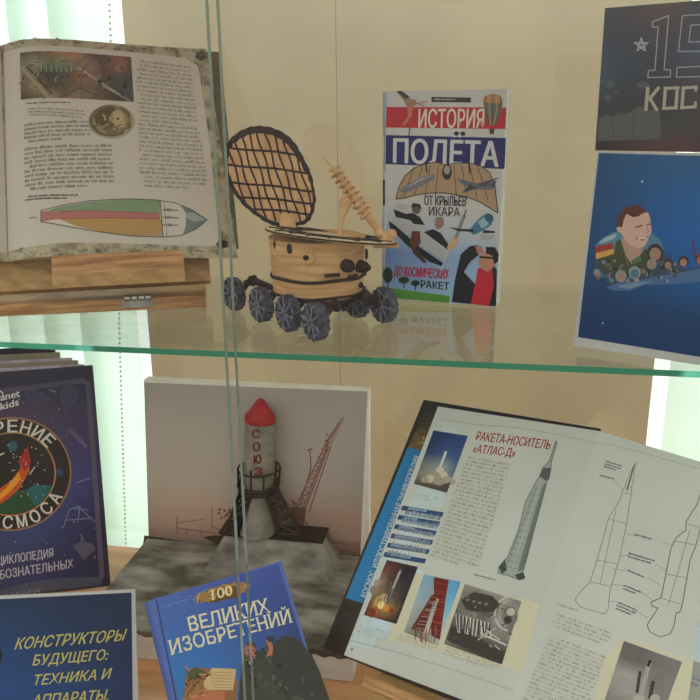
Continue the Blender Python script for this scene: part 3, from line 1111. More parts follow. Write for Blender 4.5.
for i in range(70):
    x, y = rnd.uniform(90, 560), rnd.uniform(470, 590)
    if 255 < x < 400 and y < 500:
        continue
    pr.ell(*c7([(x, y)])[0], rnd.uniform(.8, 2.6), rnd.uniform(.8, 2.6), rnd.choice(('6a5e5a', '2a343e', '7a6f68', '48606e', '8d8580', '303a34', '557a88')), n=7)
for x, y, r in ((440, 425, 45), (100, 540, 18), (240, 560, 30), (320, 540, 32), (420, 490, 26), (515, 490, 26), (605, 475, 28), (700, 462, 24)):
    pr.layer = 5
    pr.ell(*c7([(x, y)])[0], r / 5.8 * 1.1, r / 5.8 * 1.2, '3c3634' if x > 430 else '7c868c', n=14)
    pr.layer = 5.5
    pr.ell(*c7([(x, y + 6)])[0], r / 5.8 * .75, r / 5.8 * .85, '8f7468' if x != 320 else '4c6a7c', n=12)
pr.line(c7([(660, 360), (668, 440)]), 1.6, '6a3430').line(c7([(690, 430), (705, 500)]), 1.4, '9a3a34')
pr.ell(642.5, 181.5, .9, 1.5, 'b8c4cc', n=6).ell(603, 323, .8, 1.2, '9aa8b4', n=6)
pr.build('portrait_print', M_GLOSS, p2)

p1 = thing('poster', 'dark poster reading КОС below outlined numerals and a star, above the blue poster', 'poster', S3.flat(0, pv, 0))
pt = S3.inv(605, 8)
c_ = MB()
c_.prism([S3.flat(*p, 0) for p in (S3.inv(595, 150.5), (PW, pv + .0004), (PW, pt[1]), pt)], -S3.n * .003)
c_.build('card', plain('dark_card', '46464c', .5), p1)
pr = Print(S3, KP * .8)
tr = (700 + 24, -1)
pr.grid([(605.5, 8.5), proj(S3.flat(PW - .0005, pt[1] - .0005)), proj(S3.flat(PW - .0005, pv + .001)), (596, 149.5)], [
    '46464c 544a50 64504f 4e4c54 4a4e5a 464a54 44464e', '424650 46464e 50464a 4c4c56 4a5060 484e5c 464a54', '445062 424856 40444e 4c5466 4c5466 464c5c 44485a', '425064 3c444e 3e4248 4a484e 62504f 5c4c50 4c484e',
    '3a3c40 3e4042 3a3a3c 464242 5a4c4a 66524e 544848', '3f4042 444646 444646 444242 484242 484042 443e40', '342a2a 422e30 5a3a3a 5e3c3c 463a3a 40363a 3c3436'], 3)
pr.layer = 2
pr.poly([(599, 119), (606, 115), (612, 117), (619, 114), (628, 113), (640, 106), (651, 110), (660, 109), (661, 139), (598, 141)], '585a5a')
pr.line([(612, 117), (614, 140)], .8, '46484a').line([(634, 110), (633, 139)], .8, '46484a')
pr.ell(610, 84, 4, 4, '585c60', n=12).ell(608, 98, 4, 4, '54585c', n=12).ell(643, 85, 7, 4, '56585a', n=12).ell(617, 92, 2.5, 2.5, '4c5054', n=8)
pr.build('poster_background', M_GLOSS, p1)
pr = Print(S3)
pr.layer = 3
ol = '8d9096'
pr.line([(652.3, 22), (668.8, 15.5), (664.3, 69.5), (670.8, 70), (670.2, 77), (648, 77.6), (648.6, 70.6), (655, 70.4), (658.3, 27), (653, 27.4)], 1.2, ol, True)
pr.line([(722, 13), (682.5, 15.8), (678.6, 51.5), (708, 51.2), (707, 66), (677.3, 67.5), (676.3, 77.3), (720, 76)], 1.2, ol)
pr.line([(722, 24), (691, 25.2), (689, 42), (722, 41)], 1.2, ol)
for rr, ww in ((7.2, 1.1), (3.4, .9)):
    pr.line([(641.5 + rr * (1 if i % 2 == 0 else .42) * math.sin(math.pi * i / 5), 45 - rr * (1 if i % 2 == 0 else .42) * math.cos(math.pi * i / 5)) for i in range(10)], ww, 'a0a3a6', True)
lt = 'a09a8a'
pr.line([(648, 88), (646, 110)], 3.4, lt).line([(659, 87.5), (650, 98.5), (657, 110)], 3.2, lt)
pr.line([(665.5, 88), (664, 109)], 3.2, lt).line([(677.5, 87.5), (676, 108.7)], 3.2, lt).line([(664.5, 88.3), (678.8, 87.7)], 3, lt).line([(663, 108.4), (677, 107.8)], 3, lt)
pr.line([(683.5, 88), (682, 108)], 3.2, lt).line([(682.5, 88), (697, 87)], 3, lt).line([(681, 107.8), (696, 106.8)], 3, lt).line([(696.5, 87), (696, 91)], 2.6, lt).line([(695.6, 102), (695.4, 107)], 2.6, lt)
pr.build('poster_lettering', M_GLOSS, p1)

# ------------------------------------------------------------------ rover model
RF = np.array((.712, -.702, 0.0))       # heading
RS = np.array((.702, .712, 0.0))        # towards the far side
WR = .0192
near = [on_z(235, 311), on_z(262, 322.5), on_z(289, 332), on_z(316, 341)]
farp = [near[0] + RS * .098 + RF * .012, near[1] + RS * .098 + RF * .012, on_z(357, 318), on_z(384, 323)]
ctr = (near[1] + near[2]) / 2 + RS * .047 + RF * .004
rov = thing('lunar_rover_model', 'handmade lunar rover model of straw coloured card on dark spiky wheels, with raised lid', 'model', ctr)


def wheel(c, seed):
    rd = random.Random(seed)
    w = MB()
    o = np.array((c[0], c[1], WR))
    ax = RS
    up = np.array((0, 0, 1.0))
    fwd = RF
    seg = 30

    def pt(r, t, h):
        return o + (fwd * math.cos(t) + up * math.sin(t)) * r + ax * h
    hw = .0058
    vs, fs = [], []
    prof = [(.30, -hw * .55), (.80, -hw * .75), (.88, -hw), (1, -hw * .8), (1, hw * .8), (.88, hw), (.3, hw * .6)]
    for k in range(seg):
        for r, h in prof:
            rr = WR * r * (1 if r < .86 else (.985 if k % 2 else .90) * (1 + rd.uniform(-.02, .012)))
            vs.append(pt(rr, 2 * math.pi * k / seg, h))
    m = len(prof)
    for k in range(seg):
        for i in range(m - 1):
            fs.append((k * m + i, ((k + 1) % seg) * m + i, ((k + 1) % seg) * m + i + 1, k * m + i + 1))
    fs.append(tuple(k * m for k in range(seg)))
    fs.append(tuple(k * m + m - 1 for k in range(seg - 1, -1, -1)))
    w.add(vs, fs)
    t0 = rd.uniform(0, 1)
    for k in range(8):
        t = t0 + 2 * math.pi * k / 8
        for sgn in (-1, 1):
            a = pt(WR * .08, t + .2, sgn * hw * .85)
            b2 = pt(WR * .86, t + rd.uniform(-.1, .1), sgn * hw * .98)
            w.tube([a, b2], [.0010, .0012], 5, 1)
    for k in range(26):
        t, r = rd.uniform(0, 6.28), rd.uniform(.3, .9)
        a = pt(WR * r, t, -hw * .8)
        b2 = pt(WR * (r + rd.uniform(-.15, .12)), t + rd.uniform(-.35, .35), -hw * 1.05)
        w.tube([a, b2], .0007, 4, 1)
    wb = w.build('wheel', [M_CHARCOAL, M_SPOKE], rov)
    MB().blob(pt(0, 0, -hw * .9), .0022, 6, .1).build('hub', M_CHARCOAL, wb)
    return wb


for i, c in enumerate(near + farp):
    wheel(c, 40 + i)
tube_z0, tub_z1 = .030, .0765
tub_c = np.array((ctr[0], ctr[1], 0)) + RF * .000 + np.array((.006, .004, 0))
tc_ = hit(317.5, 262, tub_c, (FW[0], FW[1], 0))
sh = (np.array((tc_[0], tc_[1], 0)) - tub_c)
sh = RT * (sh @ RT)
tub_c = tub_c + np.array((sh[0], sh[1], 0))
tz = [on_y(318, y, tub_c[1])[2] for y in (290, 276, 270, 236)]
RB = 44.6 / FPX * np.linalg.norm(tub_c - CAMLOC)
zb, zband, zband2, zt = tz
zb = max(zb, .02)


def trad(z):
    t = (z - zb) / (zt - zb)
    return RB * (.98 + .07 * t)


tub = MB()
prof = []
for i in range(26):
    z = zb + (zt - zb) * i / 25
    prof.append((trad(z) + .0005 * math.sin(i * 2.6), z))
prof = [(RB * .9, zb - .003)] + prof
tub.lathe((tub_c[0], tub_c[1], 0), prof, 56, jit=.003)
tubo = tub.build('tub', M_BODY, rov, smooth=50)
bd = MB()
for zz, rr in ((zband + .003, .0017), (zb + .0005, .0016)):
    pts = []
    for k in range(61):
        t = 2 * math.pi * k / 60
        pts.append((tub_c[0] + (trad(zz) + .0006) * math.cos(t), tub_c[1] + (trad(zz) + .0006) * math.sin(t), zz + .0006 * math.sin(5 * t)))
    bd.tube(pts, rr, 6, cap=False)
bd.build('trim_band', M_BROWN, tubo, smooth=60)


def on_tub(px, py, dr=0.0):
    d = ray(px, py)
    o = CAMLOC
    r = RB * 1.02 + dr
    ox, oy = o[0] - tub_c[0], o[1] - tub_c[1]
    a, b2, c2 = d[0] ** 2 + d[1] ** 2, 2 * (ox * d[0] + oy * d[1]), ox ** 2 + oy ** 2 - r * r
    disc = b2 * b2 - 4 * a * c2
    t = (-b2 - math.sqrt(max(disc, 0))) / (2 * a)
    p = o + d * t
    n = np.array((p[0] - tub_c[0], p[1] - tub_c[1], 0))
    return p, n / np.linalg.norm(n)


for px, py, rx, rz in ((275.5, 244, .0026, .0052), (290, 248.5, .0038, .0062), (306, 257.5, .0032, .003), (366, 254, .0024, .006), (364.5, 273, .0022, .0034), (361, 285, .003, .003)):
    p, n = on_tub(px, py)
    t = np.cross((0, 0, 1), n)
    k = MB()
    k.lathe(p - n * .001, [(.8, 0), (1.0, .0012), (.8, .0026), (.35, .0032)], 12, n)
    vv = []
    for q in k.v:
        d = np.array(q) - p
        vv.append(p + n * (d @ n) + t * (d @ t) * rx + np.array((0, 0, 1)) * d[2] * rz)
    k.v = vv
    k.build('porthole', M_BROWN, tubo, smooth=60)
p, n = on_tub(308, 257)
k = MB()
pts = [p + (np.cross((0, 0, 1), n) * math.cos(t) + np.array((0, 0, 1)) * math.sin(t)) * .0062 + n * .001 for t in [i * .45 for i in range(-4, 5)]]
k.tube(pts, .0011, 6).build('porthole_rim', M_TAN, tubo, smooth=60)
for px, py, w_ in ((332, 275, .0078), (352, 276, .0062)):
    p, n = on_tub(px, py)
    t = np.cross((0, 0, 1), n)
    k = MB()
    k.hexa([p + t * a + np.array((0, 0, z)) + n * d for d in (0, .0028) for a, z in ((-w_, -.0017), (w_, -.0017), (w_, .0017), (-w_, .0017))])
    k.build('slot', M_BROWN, tubo, bevel=.0008)
for px, py in ((345.5, 265), (359, 266)):
    p, n = on_tub(px, py)
    k = MB()
    dr = n + np.array((.15, 0, -.12))
    k.lathe(p - n * .001, [(.0064, 0), (.0066, .004), (.0052, .009), (.0022, .0135)], 14, dr, jit=.06)
    k.build('camera_eye', M_BROWN, tubo, smooth=50)
# chassis and suspension
ch = MB()
zc = zb - .005
ch.lathe((tub_c[0], tub_c[1], 0), [(RB * .80, zc - .001), (RB * .86, zc + .001), (RB * .86, zb - .001)], 40)
ch.build('chassis', plain('brown_chassis', '4a2f24', .7), rov, smooth=50)
for i, c in enumerate(near + farp):
    s = RS if i < 4 else -RS
    a = np.array((c[0], c[1], WR)) + s * .0078
    b2 = np.array((c[0], c[1], 0)) + s * .024 + np.array((0, 0, WR + .012))
    e3 = np.array((tub_c[0], tub_c[1], 0))
    d = e3 - np.array((c[0], c[1], 0))
    L = np.linalg.norm(d)
    c3 = np.array((c[0], c[1], 0)) + d / L * max(.026, L - RB * .85)
    c3[2] = zc - .001
    k = MB()
    k.tube([a, (a + b2) / 2 + np.array((0, 0, .004)), b2, c3], [.003, .0042, .0044, .003], 8)
    k.blob(b2, .0062, 9, .14)
    k.build('suspension_arm', M_BROWN, rov, smooth=50)
# deck plate
dk = MB()
dc = hit(331, 235.8, tub_c, (FW[0], FW[1], 0))
DN = np.array((0, 0, 1.0)) + RT * .115 + np.array((FW[0], FW[1], 0)) * .085
DN /= np.linalg.norm(DN)
DX = RT - DN * (RT @ DN)
DX /= np.linalg.norm(DX)
DY = np.cross(DN, DX)
DR = 63 / FPX * np.linalg.norm(tub_c - CAMLOC)
dk.lathe(dc, [(DR * .97, -.0016), (DR, -.0008), (DR, .0008), (DR * .98, .0014)], 48, DN, jit=.006)
deck = dk.build('deck', M_CREAM, rov, smooth=40)
dp = MB()
rd = random.Random(4)
for i in range(15):
    t = 2 * math.pi * i / 15 + rd.uniform(-.1, .1)
    t2 = t + rd.uniform(.1, .3)
    a = dc + DX * (math.cos(t) * DR * .5) + DY * (math.sin(t) * DR * .5) + DN * .0016
    b2 = dc + DX * (math.cos(t2) * DR * .97) + DY * (math.sin(t2) * DR * .97) + DN * .0016
    mid = (a + b2) / 2 + np.array((rd.uniform(-.004, .004), rd.uniform(-.004, .004), 0))
    dp.tube([a, mid, b2], .0011, 5)
for r in (.5, .78):
    dp.tube([dc + DX * (math.cos(k * .21) * DR * r * (1 + .04 * math.sin(k * 3))) + DY * (math.sin(k * .21) * DR * r) + DN * .0016 for k in range(31)], .001, 5, cap=False)
dp.tube([dc + DX * (math.cos(k * .105) * DR) + DY * (math.sin(k * .105) * DR) for k in range(61)], .0009, 5, cap=False)
dp.build('deck_pattern', noisy('black_thread', pc('2c2820'), pc('443e30'), 80, .8), deck)
# raised solar lid
lip_px = [(229, 148), (235, 139), (246.5, 132), (257.5, 129.7), (270, 131), (282.6, 136.5), (292, 145), (300, 158), (308, 173.5), (311.7, 187.6), (313.3, 200), (310, 214), (304.6, 220.6), (293.6, 223), (278, 223), (267, 219), (254, 210), (241.7, 198.6), (232, 183), (227.6, 167)]
hinge = hit(286, 229, tub_c + np.array((-.02, .03, 0)), (-.25, .97, 0))
LN = np.array((.30, -.86, .30))
LN /= np.linalg.norm(LN)
lo_ = hit(284, 226, hinge, LN)
SL = Sheet(lo_, np.cross((0, 0, 1), LN) * -1 if np.cross((0, 0, 1), LN)[0] < 0 else np.cross((0, 0, 1), LN), np.cross(LN, np.cross((0, 0, 1), LN)))
luv = [np.array(SL.inv(*p)) for p in lip_px]
lcen = sum(luv) / len(luv)
# smooth closed outline
out = []
for i in range(len(luv)):
    p0, p1, p2_, p3 = luv[i - 1], luv[i], luv[(i + 1) % len(luv)], luv[(i + 2) % len(luv)]
    for t in (0, .25, .5, .75):
        out.append(.5 * (2 * p1 + (p2_ - p0) * t + (2 * p0 - 5 * p1 + 4 * p2_ - p3) * t * t + (3 * p1 - p0 - 3 * p2_ + p3) * t ** 3))
ld = MB()
ins = [lcen + (p - lcen) * .985 for p in out][::-1]
NL = SL.n if SL.n @ LN > 0 else -SL.n
ld.prism([SL.flat(*p) for p in ins], -NL * .006)
lid = ld.build('solar_lid', M_TAN, rov)
rm = MB()
pts = [SL.flat(*p) - NL * .003 for p in out] + [SL.flat(*out[0]) - NL * .003]
rm.tube(pts, [.0030 + .0022 * max(0, math.sin(2 * math.pi * (i / len(pts)) + .35)) + .0005 * math.sin(i * 2.1) for i in range(len(pts))], 8, cap=False)
rm.build('lid_rim', M_BROWN, lid, smooth=60)
ms = MB()


def inside(p):
    c = False
    n_ = len(out)
    for i in range(n_):
        a, b2 = out[i], out[i - 1]
        if (a[1] > p[1]) != (b2[1] > p[1]) and p[0] < (b2[0] - a[0]) * (p[1] - a[1]) / (b2[1] - a[1]) + a[0]:
            c = not c
    return c


def chord(fn, r):
    run = []
    for k in range(121):
        q = np.array(SL.inv(*fn(k / 120)))
        if inside(q):
            run.append(SL.flat(q[0], q[1], .0006 * (1 if SL.n @ LN > 0 else -1)))
    if len(run) > 3:
        ms.tube(run[::5] + [run[-1]], r, 6)


for (x0, y0, x1, y1) in ((225, 147, 318, 157), (225, 164, 320, 174), (225, 181, 320, 192), (225, 195, 320, 204), (240, 207, 320, 215)):
    chord(lambda t, a=(x0, y0, x1, y1): (a[0] + (a[2] - a[0]) * t, a[1] + (a[3] - a[1]) * t + .7 * math.sin(t * 9)), .00115)
for i in range(13):
    xb = 212 + i * 8.2
    chord(lambda t, xb=xb: (xb + 33 * t + .9 * math.sin(t * 17 + xb), 120 + 110 * t), .0010)
ms.build('lid_mesh', M_BROWN, lid, smooth=60)
hb = MB()
for dx in (0,):
    a0, a1 = SL.inv(279, 214), SL.inv(294, 214)
    b0, b1 = np.array(dc) + np.array((-.005, .0, .003)), None
    top0, top1 = SL.flat(*a0) + NL * .002, SL.flat(*a1) + NL * .002
    bt0 = hit(280, 229, hinge, LN)
    bt1 = hit(296, 230, hinge, LN)
    hb.hexa([bt0 - NL * .004, bt1 - NL * .004, bt1 + NL * .004, bt0 + NL * .004, top0 - NL * .002, top1 - NL * .002, top1 + NL * .0008, top0 + NL * .0008])
hb.build('hinge_tab', M_TAN, lid, bevel=.0008)
# helical antenna and its prop
AP = tub_c + RF * .012
apn = (FW[0], FW[1], 0)
A0, A1 = hit(385, 240, AP, apn), hit(333, 168, AP, apn)
At = hit(322.5, 156.5, AP, apn)
an = MB()
an.tube([A0, A0 + (A1 - A0) * .45, A0 + (A1 - A0) * .97, A1, At], [.0026, .0046, .0030, .0009, .0006], 8)
ant = an.build('antenna', M_TAN, rov, smooth=60)
hx = MB()
dA = (A1 - A0) / np.linalg.norm(A1 - A0)
sa = np.cross(dA, FW)
sa /= np.linalg.norm(sa)
sb = np.cross(dA, sa)
pts = []
turns = 9
for k in range(turns * 14 + 1):
    t = k / (turns * 14)
    c = A0 + (A1 - A0) * (.36 + .64 * t)
    an_ = 2 * math.pi * turns * t
    pts.append(c + (sa * math.cos(an_) + sb * math.sin(an_)) * (.0066 - .0014 * t))
hx.tube(pts, [.0016 + .0006 * math.sin(k * 1.7) for k in range(len(pts))], 6)
hx.build('antenna_coil', M_TAN, ant, smooth=60)
pb = MB()
P0, P1, P2 = hit(339, 239, AP, apn), hit(342, 218, AP, apn), hit(346, 201, AP, apn)
pb.tube([P0, P1, P2, hit(347, 196, AP, apn)], [.0018, .0024, .0072, .0036], 9)
pb.build('antenna_prop', M_TAN, ant, smooth=60)
ft = MB()
ft.hexa([P0 + RT * dx + np.array((0, dy, dz)) for dz in (-.0035, 0) for dx, dy in ((-.009, -.006), (.007, -.006), (.007, .008), (-.009, .008))])
ft.build('prop_foot', M_TAN, ant, bevel=.001)
bl = MB()
for k in range(7):
    bl.blob(A0 + RT * rd.uniform(-.006, .008) + np.array((0, rd.uniform(-.004, .004), rd.uniform(-.003, .008))), rd.uniform(.0035, .0055), 8, .1)
plq = A0 + np.array((0, 0, -.0045))
bl.hexa([plq + RT * dx + np.array((0, dy, dz)) for dz in (-.0028, 0) for dx, dy in ((-.011, -.006), (.013, -.006), (.013, .008), (-.011, .008))])
bl.build('antenna_mount', M_TAN, ant, smooth=50)

# ------------------------------------------------------------------ purple space encyclopedia, lower left
R5 = rodrigues((-.278, -.053, .3563))
S5 = Sheet((-.6933, .1169, ZB + .0008), R5[:, 0], R5[:, 1])
TRc, BRc = np.array(S5.inv(92.5, 365)), np.array(S5.inv(111, 593))
EW, EH = (TRc[0] + BRc[0]) / 2, TRc[1]
enc = thing('encyclopedia', 'thick purple space encyclopedia with a rocket roundel, standing behind the blue card', 'book', S5.flat(0, 0, 0))
cov = MB()
cov.prism([S5.flat(*p) for p in ((0, .0014), (BRc[0], .0014), (TRc[0], TRc[1]), (0, S5.inv(0, 376)[1] + .004))], -S5.n * .0035)
cov.build('front_cover', plain('dark_violet_board', '2c2938', .4), enc, bevel=.0008)
LEAF_N = 6
M_LILAC = noisy('tinted_leaves', pc('857a88', 2.2), pc('a49ca8', 2.2), 40, .7)
for k, (px, py, wid, th) in enumerate(((84, 364, 2.0, .0022), (78, 360, 4.2, .0022), (72, 357.5, 6.5, .0025), (60, 352, 10.5, .003))):
    al = math.radians(wid)
    s = Sheet(S5.flat(0, 0, -.004 - .0026 * k), S5.u * math.cos(al) - S5.n * math.sin(al), S5.v)
    t = s.inv(px, py)
    q = MB()
    q.prism([s.flat(*p) for p in ((0, .013), (t[0] - .002, .013), (t[0], t[1]), (0, t[1] + .003))], -s.n * th)
    q.build('leaf_section', M_LILAC if k % 2 == 0 else plain('olive_leaves', '8f8778', .7), enc)
s = Sheet(S5.flat(0, 0, -.018), S5.u * math.cos(math.radians(15)) - S5.n * math.sin(math.radians(15)), S5.v)
t = s.inv(55, 345.5)
q = MB()
q.prism([s.flat(*p) for p in ((0, .009), (t[0], .025), (t[0], t[1]), (0, t[1]))], -s.n * .003)
q.build('back_cover', plain('dark_violet_board', '2c2938', .4), enc)
q = MB()
q.slab(S5, -.004, .001, .0075, EH, -.022, 0)
q.build('spine', plain('dark_violet_board', '2c2938', .4), enc, bevel=.001)
pr = Print(S5)
pr.vmin = .004
pr.grid([(-60, 388), (91, 367.5), (108.5, 590), (-50, 612)], ['2e2a36 332e3c 383342 34303c 302c38', '3a3244 40354c 443a52 3c3850 34324a', '3c3048 4a3a58 503c5c 3f3a58 30305a', '34304a 40385c 4a4068 3c4070 2c3060', '2c2c44 343c60 38426a 30385c 2a2c48', '282a3c 303450 34385a 2e3250 282a40', '26283c 2c3250 303860 2c3454 282a40'], 3)
pr.layer = 2
pr.line([(-40, 397), (83, 380.5), (88, 384), (102, 575), (98, 583), (-40, 604)], 5, '4c4856')
pr.poly([(-20, 600), (20, 584), (60, 578), (100, 577), (102, 588), (-20, 606)], '444858')
pr.build('cover_art', M_GLOSS, part(enc, 'front_cover'))
pr = Print(S5)
cc = np.array(S5.inv(12, 474))
RR = abs(S5.inv(12, 417)[1] - cc[1])


def disc(r, h, lay, n=48):
    pr.layer = lay
    pr.polyuv([tuple(cc + np.array((math.cos(t), math.sin(t))) * r * RR) for t in [2 * math.pi * i / n for i in range(n)]], pc(h))


disc(1.0, '8a6a48', 3)
disc(.975, '3c2424', 3.3)
disc(.95, '26211f', 3.6)
disc(.74, '9a7048', 4)
disc(.715, '1e1c20', 4.4)
pr.layer = 4.8


def arc_pts(a0, a1, r, n=14):
    return [tuple(cc + np.array((math.cos(math.radians(a0 + (a1 - a0) * i / n)), math.sin(math.radians(a0 + (a1 - a0) * i / n)))) * r * RR) for i in range(n + 1)]


pr.polyuv(arc_pts(205, 335, .70), pc('1f4630'))
pr.layer = 5
pr.polyuv(arc_pts(300, 338, .70, 8) + [tuple(cc + RR * np.array((.35, -.22))), tuple(cc + RR * np.array((.2, -.32)))], pc('1c565c'))
pr.build('roundel', M_GLOSS, part(enc, 'front_cover'))
pr = Print(S5)
pr.layer = 5.5
pr.poly([(-20, 503), (-5, 492), (12, 480), (22, 466), (27, 457), (30, 470), (20, 488), (8, 499), (-8, 509)], 'a84a1c')
pr.layer = 5.8
pr.poly([(-10, 503), (6, 488), (19, 472), (21, 479), (10, 492), (-6, 505)], 'c8832a')
pr.poly([(18, 462), (28, 446), (31, 463), (25, 471)], '8e2a2a')
pr.ell(13, 446, 5, 5, '2e5260', n=14)
rnd = random.Random(9)
for i in range(46):
    x, y = rnd.uniform(8, 48), rnd.uniform(440, 500)
    if (x - 12) ** 2 + (y - 474) ** 2 < 38 ** 2:
        pr.ell(x, y, .7, .7, rnd.choice(('8a8a90', '6a6a70', 'b0b0b4')), n=6)
pr.line([(30, 474), (35, 467)], 1.4, '9a9a9c').line([(0, 455), (4, 453)], 1.4, 'b0b0b0')
pr.build('rocket_picture', M_GLOSS, part(enc, 'front_cover'))
pr = Print(S5)
pr.layer = 6
for i in range(60):
    x, y = rnd.uniform(10, 100), rnd.uniform(395, 560)
    if (x - 12) ** 2 + (y - 474) ** 2 > 60 ** 2 and x < 84 + (y - 390) * .08:
        pr.ell(x, y, .55, .55, rnd.choice(('6a6a84', '84849a', 'a0a0b0')), n=6)
g2 = '4d4c62'
for poly_ in (((25, 393), (33, 390), (43, 394), (50, 399), (42, 406), (30, 401)), ((62, 388), (70, 386), (78, 391), (76, 400), (66, 409), (61, 398))):
    pr.poly(poly_, '3f3d50')
    pr.line(poly_, .7, g2, True)
pr.line([(70, 430), (86, 446)], 4, '4f5068').line([(76, 483), (90, 478)], 1.4, '5a6078').line([(50, 390), (56, 392)], 1.8, '6a6a7c')
for a_, b2 in (((69, 510), (78, 506)), ((78, 506), (95, 522)), ((69, 510), (64, 526)), ((66, 520), (92, 518)), ((72, 508), (88, 510)), ((80, 506), (78, 522)), ((84, 540), (80, 534))):
    pr.line([a_, b2], 1, '63667c')
pr.poly([(73, 546), (82, 541), (92, 543), (96, 549), (84, 560)], '4c4c5c')
pr.ell(60, 472, 3.6, 4, '2c3c62', n=12)
pr.build('constellation_prints', M_GLOSS, part(enc, 'front_cover'))
pr = Print(S5)
pr.layer = 6.5


def ring_text(s, a0, da, r, size, inward):
    for i, ch_ in enumerate(s):
        a_ = math.radians(a0 + da * i)
        p = cc + np.array((math.cos(a_), math.sin(a_))) * r * RR
        up_ = np.array((math.cos(a_), math.sin(a_))) * (1 if not inward else -1)
        rt_ = np.array((up_[1], -up_[0]))
        w_ = size * .72
        bl_ = p - up_ * size * .5 - rt_ * w_ * .5
        pr.textuv(ch_, bl_, bl_ + rt_ * w_, bl_ + up_ * size, pc('b6b0a8'), .018)


ring_text('ОБОЗРЕНИЕ', 40 + 15.2 * 8, -15.2, .845, .0165, False)
ring_text('КОСМОСА', -35 - 15.8 * 6, 15.8, .845, .0165, True)
pr.text('ЭНЦИКЛОПЕДИЯ', (-14, 567), (53.5, 556.5), (-14.5, 558.5), '9c98a0', .012)
pr.text('ДЛЯ ЛЮБОЗНАТЕЛЬНЫХ', (-38, 585), (73.5, 567.5), (-38.5, 576), '9c98a0', .012)
pr.text('БЕН ХАББАРД', (-22, 602), (40, 591.5), (-22, 598.5), '77757c', .01)
pr.text('planet', (-7, 402.5), (20, 396.5), (-7.5, 395), 'c0bec2', .02)
pr.text('kids', (1, 410), (19, 405), (.5, 403), 'c0bec2', .025)
pr.line([(-9, 391), (-3, 389.5), (2, 392), (4, 396)], 1, 'c0bec2')
pr.build('cover_lettering', M_GLOSS, part(enc, 'front_cover'))

# ------------------------------------------------------------------ blue sign card, lower left front
R6 = rodrigues((-.277, -.0338, .2437))
S6 = Sheet((-.5364, -.0974, ZB + .0006), R6[:, 0], R6[:, 1])
card = thing('sign_card', 'dark blue card with yellow handwritten style lettering at the bottom left', 'sign', S6.flat(.1, 0, 0))
cw, chh = .2105, .1482
MB().slab(S6, 0, cw, .0009, chh, -.002, 0).build('card', plain('white_card', 'a6a8a8', .5), card)
pr = Print(S6)
pr.grid([(-58, 602), (131.5, 592.5), (133, 724), (-50, 745)], ['26405a 243a54 22364e 22344a', '24486a 22426a 203a58 203650', '225078 22487a 20406a 203858', '224a70 22466e 203e62 203654'], 4)
pr.build('card_print', M_GLOSS, card)
pr = Print(S6)
pr.layer = 2
yl = 'a8a45c'
for s_, bl_, br_, tl_ in (('КОНСТРУКТОРЫ', (14.5, 649.5), (123, 640.5), (15.5, 638)), ('БУДУЩЕГО:', (32.5, 665.5), (107, 659.5), (33, 655)), ('ТЕХНИКА И', (32, 685.5), (109, 678.5), (33, 675)), ('АППАРАТЫ,', (31.5, 706), (108, 700), (32.5, 695))):
    pr.text(s_, bl_, br_, tl_, yl, .008, .03)
pr.build('card_lettering', M_GLOSS, card)
pr = Print(S6)
pr.layer = 1.6
pr.ell(-6, 655, 8, 12, '14222c', n=18)
pr.build('dark_emblem', M_GLOSS, card)
q = MB()
q.prism([S6.flat(.07, 0, -.002), S6.flat(.14, 0, -.002), S6.flat(.105, .10, -.002)], -S6.n * .002)
q.add([], [])
ez = MB()
bk = S6.flat(.105, .09, -.002)
fy = np.array((bk[0] - R6[1, 0] * -.0 - .012, bk[1] + .035, ZB + .0032))
ez.tube([bk, fy], .0022, 6)
ez.build('strut', plain('white_card', 'a6a8a8', .5), card)

# ------------------------------------------------------------------ rocket launch diorama
DZ = -.36
YB = .262
dx0, dx1 = on_z(147, 540, DZ)[0], on_z(352, 655, DZ)[0]
yf = on_z(345, 651, DZ)[1]
dio = thing('rocket_diorama', 'launch pad diorama with a red tipped rocket on a grey painted base', 'model', ((dx0 + dx1) / 2, YB, ZB))
M_FOAM = plain('white_foam', 'd0cbc2', .8)
MB().box(dx0 + .001, dx1, yf, YB, ZB + .0004, DZ - .001).build('base_block', M_FOAM, dio, bevel=.001)
gp = MB()
nx, ny = 60, 34
rd = random.Random(3)
for j in range(ny + 1):
    for i in range(nx + 1):
        x = dx0 + (dx1 - dx0) * i / nx
        y = yf + (YB - yf) * j / ny
        z = DZ + rd.uniform(-.0007, .0007)
        if j == 0:
            y = yf - .0012
            z = DZ - .001
        if i == 0:
            x -= .001
        gp.v.append((x, y, z))
nn = nx + 1
for j in range(ny):
    for i in range(nx):
        gp.f.append((j * nn + i, j * nn + i + 1, (j + 1) * nn + i + 1, (j + 1) * nn + i))
        gp.m.append(0)
b0 = len(gp.v)
rl = 0.004
for i in range(nx + 1):
    x = dx0 + (dx1 - dx0) * i / nx
    rl = min(.012, max(.002, rl + rd.uniform(-.003, .003)))
    gp.v.append((x, yf - .0012, DZ - rl))
    if i:
        gp.f.append((b0 + i - 1, b0 + i, i, i - 1))
        gp.m.append(0)
b1 = len(gp.v)
for j in range(ny + 1):
    y = yf + (YB - yf) * j / ny
    gp.v.append((dx0 - .0008, y, ZB + .001))
    if j:
        gp.f.append((b1 + j - 1, (j - 1) * nn, j * nn, b1 + j))
        gp.m.append(0)
M_GREY = noisy('grey_paint', pc('4a4741', 1.6), pc('84817a', 1.85), 17, .75, detail=8, stretch=(1, 2.2, 1), bump=.3, lo=.38, hi=.68)
gp.build('painted_ground', M_GREY, dio, smooth=50)
S7 = Sheet((dx0, YB, ZB), (1, 0, 0), (0, 0, 1))
KD = KP * 1.3
tl7, tr7 = S7.inv(143.5, 381.5), S7.inv(368, 391)
bd7 = MB()
bd7.slab(S7, tl7[0], tr7[0] + .001, .0405, tr7[1], -.016, 0)
